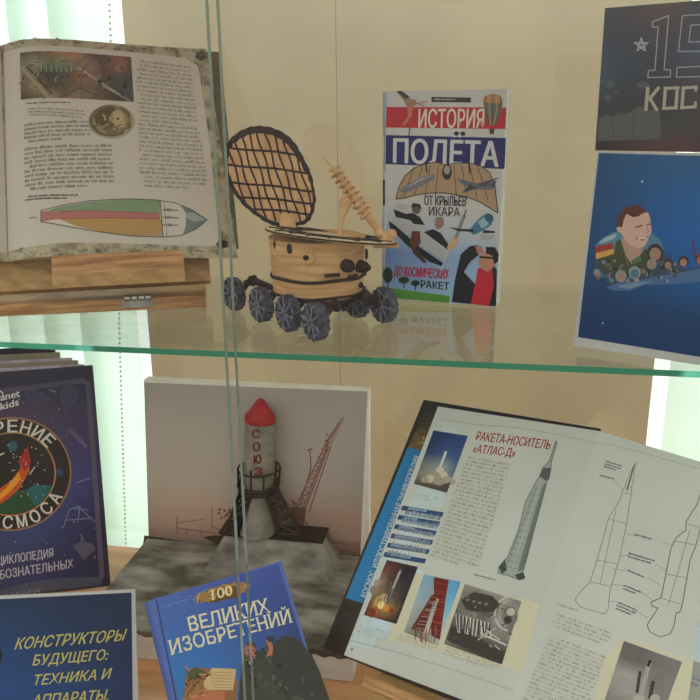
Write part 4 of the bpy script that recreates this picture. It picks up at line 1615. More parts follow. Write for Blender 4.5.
bd7.build('backdrop_board', M_FOAM, dio, bevel=.0006)
bl7, br7 = S7.inv(149, 543), S7.inv(359, 557)
pr = Print(S7, KD)
bq = [(144, 382.5), (367.5, 391.5), (360, 562), (149, 546)]
pr.grid(bq, ['89847f 8c8681 8c8680 89837e 8a8580', '8b857e 8d867f 8e8780 8b857f 88837f', '8d867e 908880 908980 8d8680 8a847f', '8d857c 918880 938a80 8f8780 8b847e', '8e857b 92887d 948a7f 90867d 8b837c', '917f74 977f72 987f72 947c70 8f7b70', '8c7468 8e7467 8c7468 8c7064 8c7064', '4a4440 46403c 443e3a 443e3a 46403c'], 3)
pr.build('backdrop_print', M_PAPER, part(dio, 'backdrop_board'))
pr = Print(S7, KD)
pr.layer = 2
cr_ = '6b514b'
# crane
pr.poly([(297, 505), (309, 509), (332, 444), (325, 442)], '93807a')
pr.layer = 2.5
for a_, b2, w_ in (((296, 506), (326, 443), 1.4), ((303, 508), (329, 442), 1.4), ((309, 512), (331, 446), 1.3), ((326, 443), (343, 418), 2.2), ((331, 441), (343, 420), 1.4), ((300, 505), (311, 468), 1.4), ((311, 468), (310, 449), 1.2), ((308, 450), (312, 449), 1.6), ((328, 436), (326, 433), 1.2), ((292, 500), (301, 512), 2)):
    pr.line([a_, b2], w_, cr_)
for i in range(16):
    t = i / 15
    pr.line([(299 + 28 * t + (i % 2) * 4, 505 - 62 * t), (304 + 25 * t - (i % 2) * 4, 502 - 62 * t)], 1, '5c443e')
for i in range(26):
    x, y = rnd.uniform(290, 306), rnd.uniform(500, 540)
    pr.line([(x, y), (x + rnd.uniform(-4, 4), y + rnd.uniform(-5, 5))], 1.1, rnd.choice(('4a3430', '6a4c44', '7d635c')))
pr.line([(304, 512), (329, 446)], 1.2, '5c443e').line([(343, 419), (331, 444)], 2.2, '866f68')
for i in range(12):
    t = i / 11
    pr.line([(297 + 29 * t, 505 - 62 * t), (305 + 25 * t, 506 - 63 * t)], .8, '7b625c')
pr.poly([(291, 507), (306, 507), (305, 520), (302, 534), (296, 539), (292, 525)], '5e4640')
pr.build('crane_print', M_PAPER, part(dio, 'backdrop_board'))
pr = Print(S7, KD)
pr.layer = 2
# quays and low buildings on the horizon
for a_, b2, w_ in (((176, 523), (205, 519), 1), ((176, 528), (215, 533), 2), ((177, 516), (177, 534), 1.2), ((186, 530), (190, 541), 1.6), ((200, 532), (204, 543), 1.6), ((212, 530), (212, 507), 1.1), ((212, 526), (225, 533), 1.4), ((327, 541), (358, 546), 1.6), ((333, 540), (336, 531), 2.4), ((327, 541), (327, 552), 1.5), ((357, 545), (357, 556), 1.5)):
    pr.line([a_, b2], w_, '74584e')
pr.poly([(300, 521), (352, 527), (360, 531), (358, 541), (306, 537)], '8d776c')
pr.poly([(203, 537), (216, 535), (250, 538), (290, 541), (326, 540), (327, 546), (300, 549), (240, 549), (220, 546)], '38312e')
pr.build('quay_print', M_PAPER, part(dio, 'backdrop_board'))
pr = Print(S7, KD)
pr.layer = 2.4
for i in range(14):
    x = 219 + rd.uniform(0, 12)
    y = 508 + rd.uniform(0, 22)
    pr.ell(x, y, 1.6, 1.3, rd.choice(('6b5148', '58443c')), n=7)
pr.line([(146, 540), (166, 543), (200, 548), (250, 552), (300, 555), (359, 560)], 9, '35322e')
pr.build('shore_print', M_PAPER, part(dio, 'backdrop_board'))
# rocket
rb = np.array(on_y(259, 536, YB - .024))
ryp = rb[1]


def rz(y):
    return on_y(260, y, ryp)[2]


def rxy(px, py, fr_=0.0):
    return on_y(px, py, ryp - fr_)


mpp = np.linalg.norm(rxy(261, 440) - rxy(260, 440))
AXB, AXT = rxy(257.5, 531), rxy(260.5, 404)
axv = AXT - AXB
HT = np.linalg.norm(axv)
axv /= HT


def rh(y):
    return (rxy(260, y) - AXB) @ axv


rk = MB()
rk.lathe(AXB, [(18.5 * mpp, rh(531)), (17.5 * mpp, rh(526)), (12.5 * mpp, rh(510)), (9 * mpp, rh(497)), (13 * mpp, rh(487)), (14.6 * mpp, rh(478)), (15.2 * mpp, rh(450)), (14.8 * mpp, rh(421))], 26, axv, jit=.02)
rocket = rk.build('rocket_body', noisy('pale_grey_clay', pc('6c6960'), pc('827e74'), 60, .75, bump=.35), dio, smooth=50)
nz_ = MB()
nz_.lathe(AXB, [(13.6 * mpp, rh(422)), (15.4 * mpp, rh(420)), (14.4 * mpp, rh(415)), (9 * mpp, rh(408)), (5 * mpp, rh(402)), (3.6 * mpp, rh(400)), (1.5 * mpp, rh(398.5))], 20, axv, jit=.05)
nz_.build('nose_cone', noisy('red_clay', pc('80161c'), pc('9c2228'), 70, .6, bump=.3), rocket, smooth=40)
SR = Sheet(rxy(258, 450, 15.6 * mpp), (1, 0, 0), axv)
lt_ = Print(SR)
for ch_, x, y in (('С', 255.5, 434), ('О', 256, 447), ('Ю', 257, 459.5), ('З', 258, 472)):
    lt_.text(ch_, (x - 3.2, y + 4), (x + 4, y + 4.2), (x - 3.2, y - 4.4), '6a2a24', .03)
k = MB()
for f in lt_.f:
    k.prism([lt_.v[i] for i in f], SR.n * -.0016)
k.build('rocket_lettering', noisy('maroon_clay', pc('5c241f'), pc('74302a'), 70, .6), rocket)
# lattice gantry
M_LAT = noisy('black_wire', pc('1c1816'), pc('2c2622'), 60, .6)
rf = 20 * mpp


def lat(seq, r=.0016, fr_=0.0):
    return [rxy(px, py, fr_) for px, py in seq]


gt = MB()
rings = []
for yy, rad in ((484, 19.5 * mpp), (488, 18.5 * mpp), (468, 20.5 * mpp)):
    c = AXB + axv * rh(yy)
    pts = [c + np.array((math.cos(t), math.sin(t), 0)) * rad for t in [2 * math.pi * i / 28 for i in range(29)]]
    gt.tube(pts, .0026 if yy > 480 else .0014, 6, cap=False)
for i in range(10):
    t = 2 * math.pi * i / 10 + .2
    a = AXB + axv * rh(486) + np.array((math.cos(t), math.sin(t), 0)) * 19.5 * mpp
    b2 = AXB + axv * rh(462 if i % 5 == 2 else 468) + np.array((math.cos(t), math.sin(t), 0)) * 20.5 * mpp
    gt.tube([a, b2], .0014, 6)
gt.build('gantry_ring', M_LAT, dio, smooth=60)
for (tx0, tx1, bx0, bx1) in ((242, 253, 224, 237), (264, 277, 279, 300)):
    for fr_ in (.010, -.012):
        g = MB()
        y0, y1 = 488, 534
        A_ = lambda t: rxy(tx0 + (bx0 - tx0) * t, y0 + (y1 - y0) * t, fr_ * (1 + .7 * t))
        B_ = lambda t: rxy(tx1 + (bx1 - tx1) * t, y0 + (y1 - y0) * t, fr_ * (1 + .7 * t))
        g.tube([A_(0), A_(1)], .0024, 6)
        g.tube([B_(0), B_(1)], .0024, 6)
        for i in range(5):
            g.tube([A_(i / 5), B_((i + 1) / 5)], .0015, 5)
            g.tube([B_(i / 5), A_((i + 1) / 5)], .0015, 5)
            g.tube([A_((i + 1) / 5), B_((i + 1) / 5)], .0015, 5)
        g.build('gantry_leg', M_LAT, dio, smooth=60)
pd = MB()
c0 = np.array((rb[0], ryp, 0))
pz = AXB[2]
px0, px1 = rxy(222, 540)[0], rxy(326, 545)[0]
pd.hexa([(px0 + .006, ryp - .013, pz - .0035), (px1 - .002, ryp - .013, pz - .0035), (px1 - .002, ryp + .022, pz - .0035), (px0 + .006, ryp + .022, pz - .0035), (px0, ryp - .0145, pz), (px1, ryp - .0145, pz), (px1, ryp + .0245, pz), (px0, ryp + .0245, pz)])
mo = MB()
mo.hexa([(px0 - .012, ryp - .045, DZ - .0005), (px1 + .014, ryp - .045, DZ - .0005), (px1 + .014, ryp + .0245, DZ - .0005), (px0 - .012, ryp + .0245, DZ - .0005), (px0 + .008, ryp - .012, pz - .0034), (px1 - .004, ryp - .012, pz - .0034), (px1 - .004, ryp + .0245, pz - .0034), (px0 + .008, ryp + .0245, pz - .0034)])
mo.build('mound', M_GREY, dio, bevel=.002)
pd.build('launch_pad', M_LAT, dio)

# ------------------------------------------------------------------ blue hundred inventions book
R8 = rodrigues((-.6577, -.2437, .6409))
S8 = Sheet((-.2201, -.1482, ZB + .0022), R8[:, 0], R8[:, 1])
tl8, tr8 = np.array(S8.inv(152, 598.5)), np.array(S8.inv(278.5, 563))
W8, H8 = .1345, (tl8[1] + tr8[1]) / 2
hb_ = thing('hardcover_book', 'blue hardcover titled in cream serif letters, leaning in front of the diorama', 'book', S8.flat(0, 0, 0))
M_BLUE = plain('blue_cover_board', '445c9a', .35)
TB = .022
MB().slab(S8, tl8[0] + .004, W8 - .004, .019, H8 - .003, -TB + .002, -.0022).build('page_block', M_PAGES, hb_)
MB().slab(S8, tl8[0], W8, .0002, H8, -.0022, 0).build('front_cover', M_BLUE, hb_, bevel=.0006)
MB().slab(S8, tl8[0], W8, .0172, H8, -TB, -TB + .002).build('back_cover', M_BLUE, hb_, bevel=.0006)
sp8 = MB()
us = S8.inv(145, 603)[0]
n8 = 8
vs = []
for v_ in (0, H8):
    for i in range(n8 + 1):
        a_ = math.pi * i / n8
        w_ = -TB / 2 + TB / 2 * math.cos(a_)
        vs.append(S8.flat(tl8[0] - abs(us - tl8[0]) * .8 * math.sin(a_), v_ if v_ else .001 - w_ * .80, w_))
fs = [(i, i + 1, n8 + 1 + i + 1, n8 + 1 + i) for i in range(n8)] + [tuple(range(n8, -1, -1)), tuple(range(n8 + 1, 2 * n8 + 2))]
sp8.add(vs, fs)
sp8.build('spine', M_BLUE, hb_, smooth=60)
pr = Print(S8)
bl8, br8 = proj(S8.flat(tl8[0] + .004, .001)), proj(S8.flat(W8 - .001, .001))
pr.grid([(153, 599), (278, 564), br8, bl8], ['48609e 44599a 405394 3c4e8e', '3f62a2 3c5a9c 38508e 344a86', '3668a4 3460a0 35508c 32467c', '2f6aa6 3462a0 36507e 303e62', '3068a2 3a6494 384a66 2c3440', '386898 425f80 3c4450 2a2e34', '3c5a70 40505c 383c40 2a2e34', '34424c 343a3e 2c3032 26292c'], 3)
pr.layer = 2
pr.line([(156.5, 600), (176, 700)], 1.4, '2c3f72')
for i in range(14):
    x = 165 + rnd.uniform(0, 45)
    y = 600 - (x - 160) * .25 + rnd.uniform(0, 8)
    pr.line([(x, y), (x + rnd.uniform(3, 8), y - rnd.uniform(0, 3))], .9, '5f78b0')
pr.poly([(238, 704), (241, 672), (243, 655), (250, 648), (256, 653), (264, 647), (268, 656), (274, 642), (283, 636), (294, 637), (303, 645), (312, 655), (320, 672), (331, 704), (338, 726), (240, 760)], '343a38')
pr.poly([(243, 655), (246, 646), (255, 646), (257, 655), (262, 660), (266, 655), (266, 642), (271, 640), (273, 650), (272, 662), (280, 672), (286, 704), (241, 704)], '3b403c')
pr.layer = 3
pr.poly([(245, 645), (252, 644), (256, 650), (255, 658), (249, 660), (245, 654)], '9a5c4e')
pr.poly([(266, 641), (270, 639), (273, 648), (272, 655), (266, 657), (269, 649)], 'a0644e')
pr.line([(247, 660), (252, 668)], 2.5, 'a89a88')
pr.poly([(246, 646), (248, 642), (254, 642), (257, 648), (253, 646)], '4a3a30')
pr.line([(247.5, 650), (250, 650)], .9, '4a2c28').line([(252.5, 650), (255, 651)], .9, '4a2c28').line([(249, 656), (253, 656)], .9, '5c2c28')
pr.poly([(245, 655), (254, 656), (253, 663), (247, 661)], '5a4438')
for i in range(40):
    x, y = rnd.uniform(244, 320), rnd.uniform(650, 702)
    if x < 246 + (y - 640) * 1.3 and y > 640 + max(0, (x - 300)) * 1.4:
        pr.line([(x, y), (x + rnd.uniform(-5, 5), y + rnd.uniform(2, 8))], 1.6, rnd.choice(('1e2322', '2b302e', '4e544e', '454a44')))
pr.poly([(266, 637), (274, 636), (274, 642), (268, 642)], '33393a')
# parchment and figure at lower left
pr.poly([(186, 676), (192, 668), (208, 668), (218, 676), (228, 672), (238, 680), (236, 704), (182, 704)], '7e5a3c')
pr.poly([(187, 672), (196, 667), (206, 672), (196, 680), (188, 678)], '44503a')
pr.layer = 4
pr.poly([(212, 668), (236, 669), (233, 690), (205, 690), (203, 683)], 'b09a72')
pr.poly([(196, 690), (225, 691), (224, 704), (186, 704)], 'a0644a')
for i in range(30):
    x, y = rnd.uniform(184, 206), rnd.uniform(670, 702)
    pr.line([(x, y), (x + rnd.uniform(-4, 6), y + rnd.uniform(-4, 3))], 1.5, rnd.choice(('3c3024', '6a4c30', '9a7450', '4a4a34', 'a87c58')))
for i in range(6):
    pr.line([(208 + i * 1, 672 + i * 3), (233 - i * .3, 673 + i * 3)], .6, '8a7650')
for i in range(9):
    pr.line([(184 + rnd.uniform(0, 20), 684 + rnd.uniform(0, 14)), (190 + rnd.uniform(0, 20), 680 + rnd.uniform(0, 16))], 1.4, rnd.choice(('5c4630', '8a6444', '40382c')))
for i in range(16):
    x, y = rnd.uniform(250, 318), rnd.uniform(662, 702)
    pr.ell(x, y, rnd.uniform(2, 5), rnd.uniform(1.5, 4), rnd.choice(('2b302f', '434944', '383b3a')), n=8)
pr.build('cover_painting', M_GLOSS, part(hb_, 'front_cover'))
pr = Print(S8)
pr.layer = 5
pts = []
for i in range(28):
    t = 2 * math.pi * i / 28
    r_ = 1.12 if i % 2 else .9
    x, y = 27 * r_ * math.cos(t), 7.5 * r_ * math.sin(t)
    pts.append((222.5 + x, 592.5 - .24 * x + y))
pr.poly(pts, '8a6a40')
pr.layer = 5.5
pr.poly([(208, 592), (236, 586), (238, 597), (210, 603)], '5c4428')
for i in range(20):
    x = rnd.uniform(-26, 26)
    pr.line([(222 + x, 592 - .24 * x + rnd.uniform(-6, 6)), (224 + x, 591 - .24 * x + rnd.uniform(-6, 6))], 1.2, rnd.choice(('b09258', '5f4628')))
pr.build('gold_cartouche', M_GLOSS, part(hb_, 'front_cover'))
pr = Print(S8)


def serif(s, bl, br, tl, h, bold):
    """roman capitals: the strokes of each letter get small feet"""
    pr.text(s, bl, br, tl, h, bold)
    I = S8.inv
    BL, BR, TL = (np.array(I(*p)) for p in (bl, br, tl))
    vs_, fs_ = glyphs(s)
    cap = max(p[1] for p in glyphs('Н')[0])
    x0, x1 = min(p[0] for p in vs_), max(p[0] for p in vs_)
    U, V = BR - BL, TL - BL
    for y_ in (0.0, cap):
        xs = sorted(p[0] for p in vs_ if abs(p[1] - y_) < .03)
        runs = []
        for x in xs:
            if runs and x - runs[-1][1] < .14:
                runs[-1][1] = x
            else:
                runs.append([x, x])
        for a_, b2 in runs:
            if b2 - a_ > .35 or b2 - a_ < .02:
                continue
            q_ = [BL + U * ((x - x0) / (x1 - x0)) + V * (yy / cap) for x, yy in ((a_ - .06, y_ - .03), (b2 + .06, y_ - .03), (b2 + .06, y_ + .03), (a_ - .06, y_ + .03))]
            pr.polyuv([tuple(p) for p in q_], pc(h))


pr.layer = 6
cm = 'c2c0a2'
serif('100', (212, 600), (232.5, 595), (211, 589.5), 'c8bd94', .012)
serif('ВЕЛИКИХ', (190, 631.5), (269.5, 612), (187, 617.5), cm, .012)
serif('ИЗОБРЕТЕНИЙ', (171.5, 654.5), (291.5, 622), (168.5, 641), cm, .010)
pr.build('title_lettering', M_GLOSS, part(hb_, 'front_cover'))
er = MB()
k0, k1 = S8.flat(.05, .11, -TB), S8.flat(.09, .11, -TB)
for p in (k0, k1):
    er.tube([p, np.array((p[0] - .02, p[1] + .045, ZB + .002))], .002, 6)
er.tube([np.array((k0[0] - .02, k0[1] + .045, ZB + .002)), np.array((k1[0] - .02, k1[1] + .045, ZB + .002))], .002, 6)
er.build('wire_prop', M_METAL, hb_, smooth=60)

# ------------------------------------------------------------------ large open book, lower right
R9 = rodrigues((-.7686, .1537, -.4071))
O9 = CAMLOC + .955 * (np.array((-.1376, .0318, -.3567)) - CAMLOC)


def bulge9(u):
    d_ = max(0.0, GUT - u)
    return .010 * (d_ / .05) * math.exp(1 - d_ / .05)


S9f = Sheet(O9, R9[:, 0], R9[:, 1])
gt0, gt1 = np.array(S9f.inv(506, 716)), np.array(S9f.inv(599, 431))
GUT = (gt0[0] + gt1[0]) / 2
S9 = Sheet(O9, R9[:, 0], R9[:, 1])
lt9, lb9 = np.array(S9.inv(438, 406.5)), np.array(S9.inv(344, 655))
ob9 = thing('open_book', 'large white rocket encyclopedia lying open on a wooden stand, lower right', 'book', S9.flat(.1, 0, 0))
# right page: shares the gutter and turns a little away
gv = S9.flat(*gt1) - S9.flat(*gt0)
HG = np.linalg.norm(gv)
gv /= HG
ug = np.cross(gv, S9.n)
al = math.radians(-13)
S10 = Sheet(S9.flat(*gt0), ug * math.cos(al) + S9.n * math.sin(al), gv)


def page_prism(sheet, uv, th, name, mat):
    q = MB()
    q.prism([sheet.flat(*p) for p in uv], -sheet.n * th)
    return q.build(name, mat, ob9)


PR_W = .165
page_prism(S9, [tuple(lb9), tuple(gt0), tuple(gt1), tuple(lt9)], .012, 'left_pages', M_PAGE)
rp_ = [(0, 0), (PR_W, .001), (PR_W, HG), (0, HG)]
page_prism(S10, rp_, .012, 'right_pages', M_PAGE)
cbk = [np.array(S9.inv(*p)) for p in ((323, 647), (346, 660))]
SF = Sheet(S9.flat(0, 0, -.0122), S9.u, S9.v)
c_tl, c_bl = np.array(SF.inv(423.5, 399.5)), np.array(SF.inv(322.5, 648))
c_tr, c_br = np.array(SF.inv(601, 428.5)), np.array(SF.inv(503, 721))
M_BLACK = plain('black_board', '24262a', .4)
q = MB()
q.prism([S9.flat(p[0], p[1], -.0125) for p in (c_bl, c_br, c_tr, c_tl)], -S9.n * .003)
q.build('left_cover', M_BLACK, ob9, bevel=.0006)
q = MB()
q.prism([S10.flat(p[0], p[1], -.0125) for p in ((0, -.003), (PR_W + .004, -.003), (PR_W + .004, HG + .0035), (0, HG + .0035))], -S10.n * .003)
q.build('right_cover', M_BLACK, ob9, bevel=.0006)
# printed flap beside the left page
fl = Print(SF)
fl.grid([(428, 403), (441, 405), (427, 452), (408, 448)], ['2c2c2c 343432', '343430 3c3a34', '4a4638 5c5038', '6a5a3c 5a4c34'], 4, .25)
fl.poly([(408, 447), (427, 453), (372, 612), (345, 600)], '1e6fa0')
fl.grid([(346, 598), (372, 606), (350, 658), (325, 646)], ['2c2c2c 343432', '2a2a2a 302e2c', '242424 2c2a28'], 6, .5, 8)
fl.layer = 2
for i in range(10):
    fl.ell(412 + rnd.uniform(0, 12), 437 + rnd.uniform(0, 10), 1.6, 1.3, rnd.choice(('8a7444', '6a5a34', '4a4030')), n=7)
fl.build('cover_flap', M_GLOSS, part(ob9, 'left_cover'))
fl = Print(SF)
fl.layer = 3
fl.text('КОСМОС. ИЛЛЮСТРИРОВАННАЯ ЭНЦИКЛОПЕДИЯ', (366, 598), (420, 457), (360.5, 596), 'a9b9c2', .012)
fl.build('flap_lettering', M_GLOSS, part(ob9, 'left_cover'))
# left page print
bgk = 'b0b0a8'
pr = Print(S9)
pr.poly([(444, 426), (458, 430), (437, 486), (372, 650), (350, 645)], 'a9b8ba')
pr.poly([(423, 485), (447, 491), (441, 508), (417, 502)], 'a9b8ba')
pr.poly([(385, 562), (424, 571), (393, 640), (371, 635)], 'a9bcc4')
pr.poly([(412, 571), (540, 603), (522, 672), (386, 640)], 'b5b39c')
pr.layer = 2
for i in range(6):
    y = 505.5 + i * 9.3
    x = 402.5 - i * 3.5
    pr.poly([(x, y), (x + 41.5, y + 7), (x + 39.6, y + 11.6), (x - 1.9, y + 4.6)], '2c4a6c')
    pr.para((x + 3, y + .6), (x + 40, y + 6.6), (x + 39, y + 10), (x + 1, y + 4), 1, '7f93a4', 30 + i, .1, .8)
pr.para((403, 508), (443, 515), (420, 565), (382, 556), 6, '6a7884', 51, .1, .8)
pr.line([(442, 419), (470, 424), (520, 428), (560, 435), (598, 444)], .7, '8a9a9a')
pr.line([(349, 640), (400, 653), (450, 669), (512, 690)], .7, '8a908c')
pr.ell(352, 649.5, 1.5, 1.5, '6f7c84', n=8)
pr.build('page_panels', M_PAPER, part(ob9, 'left_pages'))
pr = Print(S9)
pr.layer = 2.2
tx = '97968e'
pr.para((468.5, 455.5), (511, 463.5), (477, 573), (430, 557), 27, tx, 61, 0, .9)
pr.para((414, 492), (440, 498), (438, 504), (412, 498), 2, '98a2a4', 62, 0)
pr.para((360, 624), (392, 632), (388, 643), (356, 636), 4, '98a2a4', 63, 0)
pr.para((402, 634), (440, 645), (436, 652), (398, 641), 3, '9b998c', 64, 0)
pr.para((447, 646), (500, 662), (497, 672), (443, 655), 3, '9b998c', 65, 0)
pr.para((474, 573), (512, 583), (511, 586), (473, 576), 1, '77766f', 66, 0)
pr.build('body_text', M_PAPER, part(ob9, 'left_pages'))
pr = Print(S9)
pr.layer = 2.5
pr.text('РАКЕТА-НОСИТЕЛЬ', (475.5, 440), (549.5, 449.5), (478.5, 431.5), '8c3034', .008)
pr.text('«АТЛАС-Д»', (472.5, 452.5), (514.5, 457), (475, 444.5), '8c3034', .008)
pr.build('title_lettering', M_PAPER, part(ob9, 'left_pages'))
# photographs on the left page
pr = Print(S9)
pr.layer = 3
pr.grid([(433.5, 430.5), (468, 436), (447, 493), (414, 484)], ['26385a 263a5e 28406a 2a4470', '243658 283e64 2c4672 2c4876', '263a58 30486e 3a5680 304e7a', '5c6468 707a80 7e8a8c 46607c', '6a6c64 8c8c80 908c80 6c7478', '3c3c38 3a3a34 343632 484c4a'], 3)
pr.layer = 3.3
pr.line([(446, 452), (440, 468)], 2.4, 'b2b6b4')
for x, y, r in ((440, 470, 4), (443, 475, 5), (436, 476, 5), (430, 479, 5), (425, 480, 4), (447, 480, 5), (439, 481, 6), (452, 482, 4)):
    pr.ell(x, y, r, r * .75, rnd.choice(('a39c8a', '8d8a7e', 'b3ab94', '979284')), n=10)
pr.poly([(414, 484), (424, 483), (440, 486), (451, 482), (447, 493)], '4a4640')
pr.build('launch_photograph', M_PAPER, part(ob9, 'left_pages'))
pr = Print(S9)
pr.layer = 3
pr.grid([(387, 560), (418, 567), (396.5, 624), (364, 615)], ['4a3034 4c3038 2c2830 2a2a34', '6a4034 503830 2a2830 2c2c36', '8a8070 4c4038 3a3838 2c2c34', '7a6a50 6a5a40 4c4440 2a2a30', '5a2c28 a08850 8a7440 2c2a2c', '4a2c2c 6a4434 3a2c2c 28282c'], 3, .1)
pr.layer = 3.3
pr.line([(401, 570), (386, 606)], 3, '5c5e62').line([(400, 572), (393, 588)], 1.6, '9a9c9c')
for x, y, r, h_ in ((380, 603, 6, 'a88c50'), (376, 610, 4, '8e5a34'), (384, 598, 4, '9a8a70'), (374, 590, 4, '7c7468'), (377, 583, 3, '8a8274'), (372, 613, 4, '6e3428'), (381, 605, 3.6, 'd0bd80'), (386, 608, 3, 'b87838'), (392, 611, 2.5, '7a3a28')):
    pr.ell(x, y, r, r * 1.2, h_, n=10, rot=20)
for i in range(14):
    x, y = rnd.uniform(378, 404), rnd.uniform(566, 612)
    pr.line([(x, y), (x - 2, y + 6)], .8, rnd.choice(('4a4448', '5c3834', '6a6468', '2a262a')))
pr.build('night_photograph', M_PAPER, part(ob9, 'left_pages'))
pr = Print(S9)
pr.layer = 3
pr.grid([(424, 574.5), (461, 582), (438, 646), (404, 632)], ['6f96ac 6a8ea4 5a90b0 4c8cb4', '7c9cae 8090a0 6a94ac 5a98bc', '88a0a4 8a8e94 7a9cae 78a6bc', '8c9890 7a7c78 8aa0a4 9cb0b0', '80847a 6a6a60 7c7a70 a09c90'], 3, .05)
pr.layer = 3.3
pr.poly([(434, 577), (449, 580), (446, 598), (440, 640), (428, 634), (434, 604)], '6a2a28')
pr.poly([(432, 595), (436, 594), (424, 632), (411, 629)], '5c302e')
pr.poly([(437, 598), (439, 599), (428, 634), (424, 632)], 'a09c94')
for i in range(22):
    y = 580 + i * 2.6
    pr.line([(435 - i * .15, y), (448 - i * .42, y + 2)], .7, rnd.choice(('4a2220', '7c3a34', '8a5048', '3c2020')))
    pr.line([(432 - i * .8, 597 + i * 1.5), (437 - i * .6, 598 + i * 1.5)], .6, rnd.choice(('3c2422', '7a4a44', '94867e')))
for i in range(12):
    x = rnd.uniform(406, 440)
    pr.line([(x, rnd.uniform(626, 632)), (x + rnd.uniform(-2, 2), rnd.uniform(634, 644))], .9, rnd.choice(('6e6a60', '8c8a80', '4c4840', '7c3c34')))
pr.build('tower_photograph', M_PAPER, part(ob9, 'left_pages'))
pr = Print(S9)
pr.layer = 3
pr.grid([(465, 584), (521.5, 601.5), (502, 664.5), (444, 644)], ['7a7a74 7c7c76 84847e 8a8a84 6a6a64', '74746e 4a4a46 44443e 7c7c74 8a8a84', '5c5c58 6e6e68 585852 8a8a84 5a5a54', '4c4c48 7a7a74 6a6a64 747470 7c7c76', '50504c 54544e 4c4c48 4a4a46 44443e', '6a6a66 52524e 4a4a48 424240 3a3a38'], 3, .12)
pr.layer = 3.3
for a0, a1, rx, ry, w_, h in ((100, 300, 15, 17, 1.8, 'a8a8a2'), (110, 280, 11, 13, 1.2, '8e8e88')):
    pts = [(510 + rx * math.cos(math.radians(a)) * 1.0, 614 + ry * math.sin(math.radians(a))) for a in range(a0, a1, 15)]
    pr.line(pts, w_, h)
pr.poly([(461, 600), (474, 592), (492, 596), (500, 604), (494, 612), (478, 612), (466, 610)], '3c3c3a')
pr.poly([(447, 640), (452, 626), (470, 632), (488, 644), (503, 652), (501, 662), (480, 655)], '3a3a38')
pr.ell(510, 616, 8, 10, '6a6a66', n=16).ell(511, 612, 4.5, 4, 'a4a49e', n=10).ell(508, 620, 4, 4, '3a3a38', n=10)
for i in range(10):
    x = 456 + i * 3.6
    pr.line([(x, 614 + i), (x + rnd.uniform(-3, 3), 632 + i * .7)], 1.6, rnd.choice(('a8a8a2', '96968f', 'b8b8b2')))
    pr.line([(x + 1.6, 615 + i), (x + 1 + rnd.uniform(-2, 2), 631 + i * .7)], 1.3, '30302e')
pr.line([(482, 634), (506, 645)], 1.8, 'b0b0aa').line([(486, 630), (500, 640)], 1.1, 'b0b0aa').line([(478, 640), (496, 628)], 1.1, 'a0a09a')
for i in range(40):
    x, y = rnd.uniform(450, 512), rnd.uniform(596, 650)
    if 644 - (x - 444) * -.34 > y + 2 and y > 588 + (x - 465) * .33 and x > 466 - (y - 588) * .36 and x < 519 - (y - 604) * .32:
        pr.line([(x, y), (x + rnd.uniform(-5, 5), y + rnd.uniform(-4, 4))], rnd.uniform(.6, 1.2), rnd.choice(('8c8c86', '3c3c3a', '5c5c58', 'a6a6a0', '2e2e2c')))
for x in (468, 474, 480, 486):
    pr.ell(x, 600 + (x - 468) * .25, 2, 1.3, '6c6c68', n=8)
pr.build('engine_photograph', M_PAPER, part(ob9, 'left_pages'))
pr = Print(S9)
pr.layer = 3
rkp = [(556, 441), (557, 443), (551.5, 462), (551, 468), (549, 479), (547, 482), (541, 505), (535, 527), (528, 554), (523, 572), (525, 578), (520, 580), (509, 576), (498, 573), (499, 567), (503, 563), (508.5, 556), (519, 529), (525.6, 502), (536, 482), (539.7, 476.5), (543, 468), (549.5, 461)]
pr.poly(rkp, '8b948f')
pr.layer = 3.4
pr.poly([(539.7, 476.5), (543, 468), (551, 468), (549, 479), (546, 481)], '50565a')
pr.poly([(544, 484), (547, 483), (535, 527), (524, 570), (518, 572), (530, 530)], '626c68')
pr.poly([(499, 567), (505, 559), (507, 570), (502, 574)], '3c4444').poly([(515, 575), (523, 572), (525, 578), (518, 580)], '3c4444')
for i in range(14):
    t = i / 13
    pr.line([(534 - 30 * t, 488 + 78 * t), (545 - 24 * t, 490 + 80 * t)], .6, '6c7672')
for o__ in (0, 4, 8):
    pr.line([(537 + o__ * .7, 486), (506 + o__ * 1.6, 568)], .6, 'a0aaa6' if o__ == 4 else '66706c')
pr.line(rkp, .7, '4c5452', True)
pr.build('rocket_drawing', M_PAPER, part(ob9, 'left_pages'))
# right page print
pr = Print(S10)
pr.line([(601, 443), (640, 452), (700, 469)], .7, '8a9a9a')
pr.build('header_rule', M_PAPER, part(ob9, 'right_pages'))
pr = Print(S10)
pr.poly([(604, 657), (625, 637), (716, 668), (700, 716), (590, 716)], 'b5b39e')
pr.build('page_panels', M_PAPER, part(ob9, 'right_pages'))
pr = Print(S10)
pr.poly([(698, 628), (712, 590), (730, 600), (712, 716), (686, 716)], '9fb2bc')
pr.build('blue_panel', M_PAPER, part(ob9, 'right_pages'))
pr = Print(S10)
pr.layer = 2
lc = '82867f'
for (dx, dy, sc_, w_) in ((0, 0, 1, .8),):
    body = [(636, 462), (634, 475), (633, 484), (631, 488), (632, 495), (630, 500), (627, 522), (619, 560), (610, 590), (608, 610), (604, 614), (580, 607), (575, 600), (580, 592), (590, 582), (597, 560), (604, 535), (609, 517), (620, 500), (622, 492), (625, 486), (629, 475)]
    pr.line(body, w_, lc, True)
    for a_, b2 in (((622, 492), (632, 495)), ((609, 519), (627, 524)), ((590, 582), (609, 586)), ((597, 560), (617, 564)), ((616, 510), (600, 584)), ((625, 486), (631, 488))):
        pr.line([a_, b2], .6, lc)
    pr.line([(634, 466), (627, 490)], 1.4, '5c5f5a')
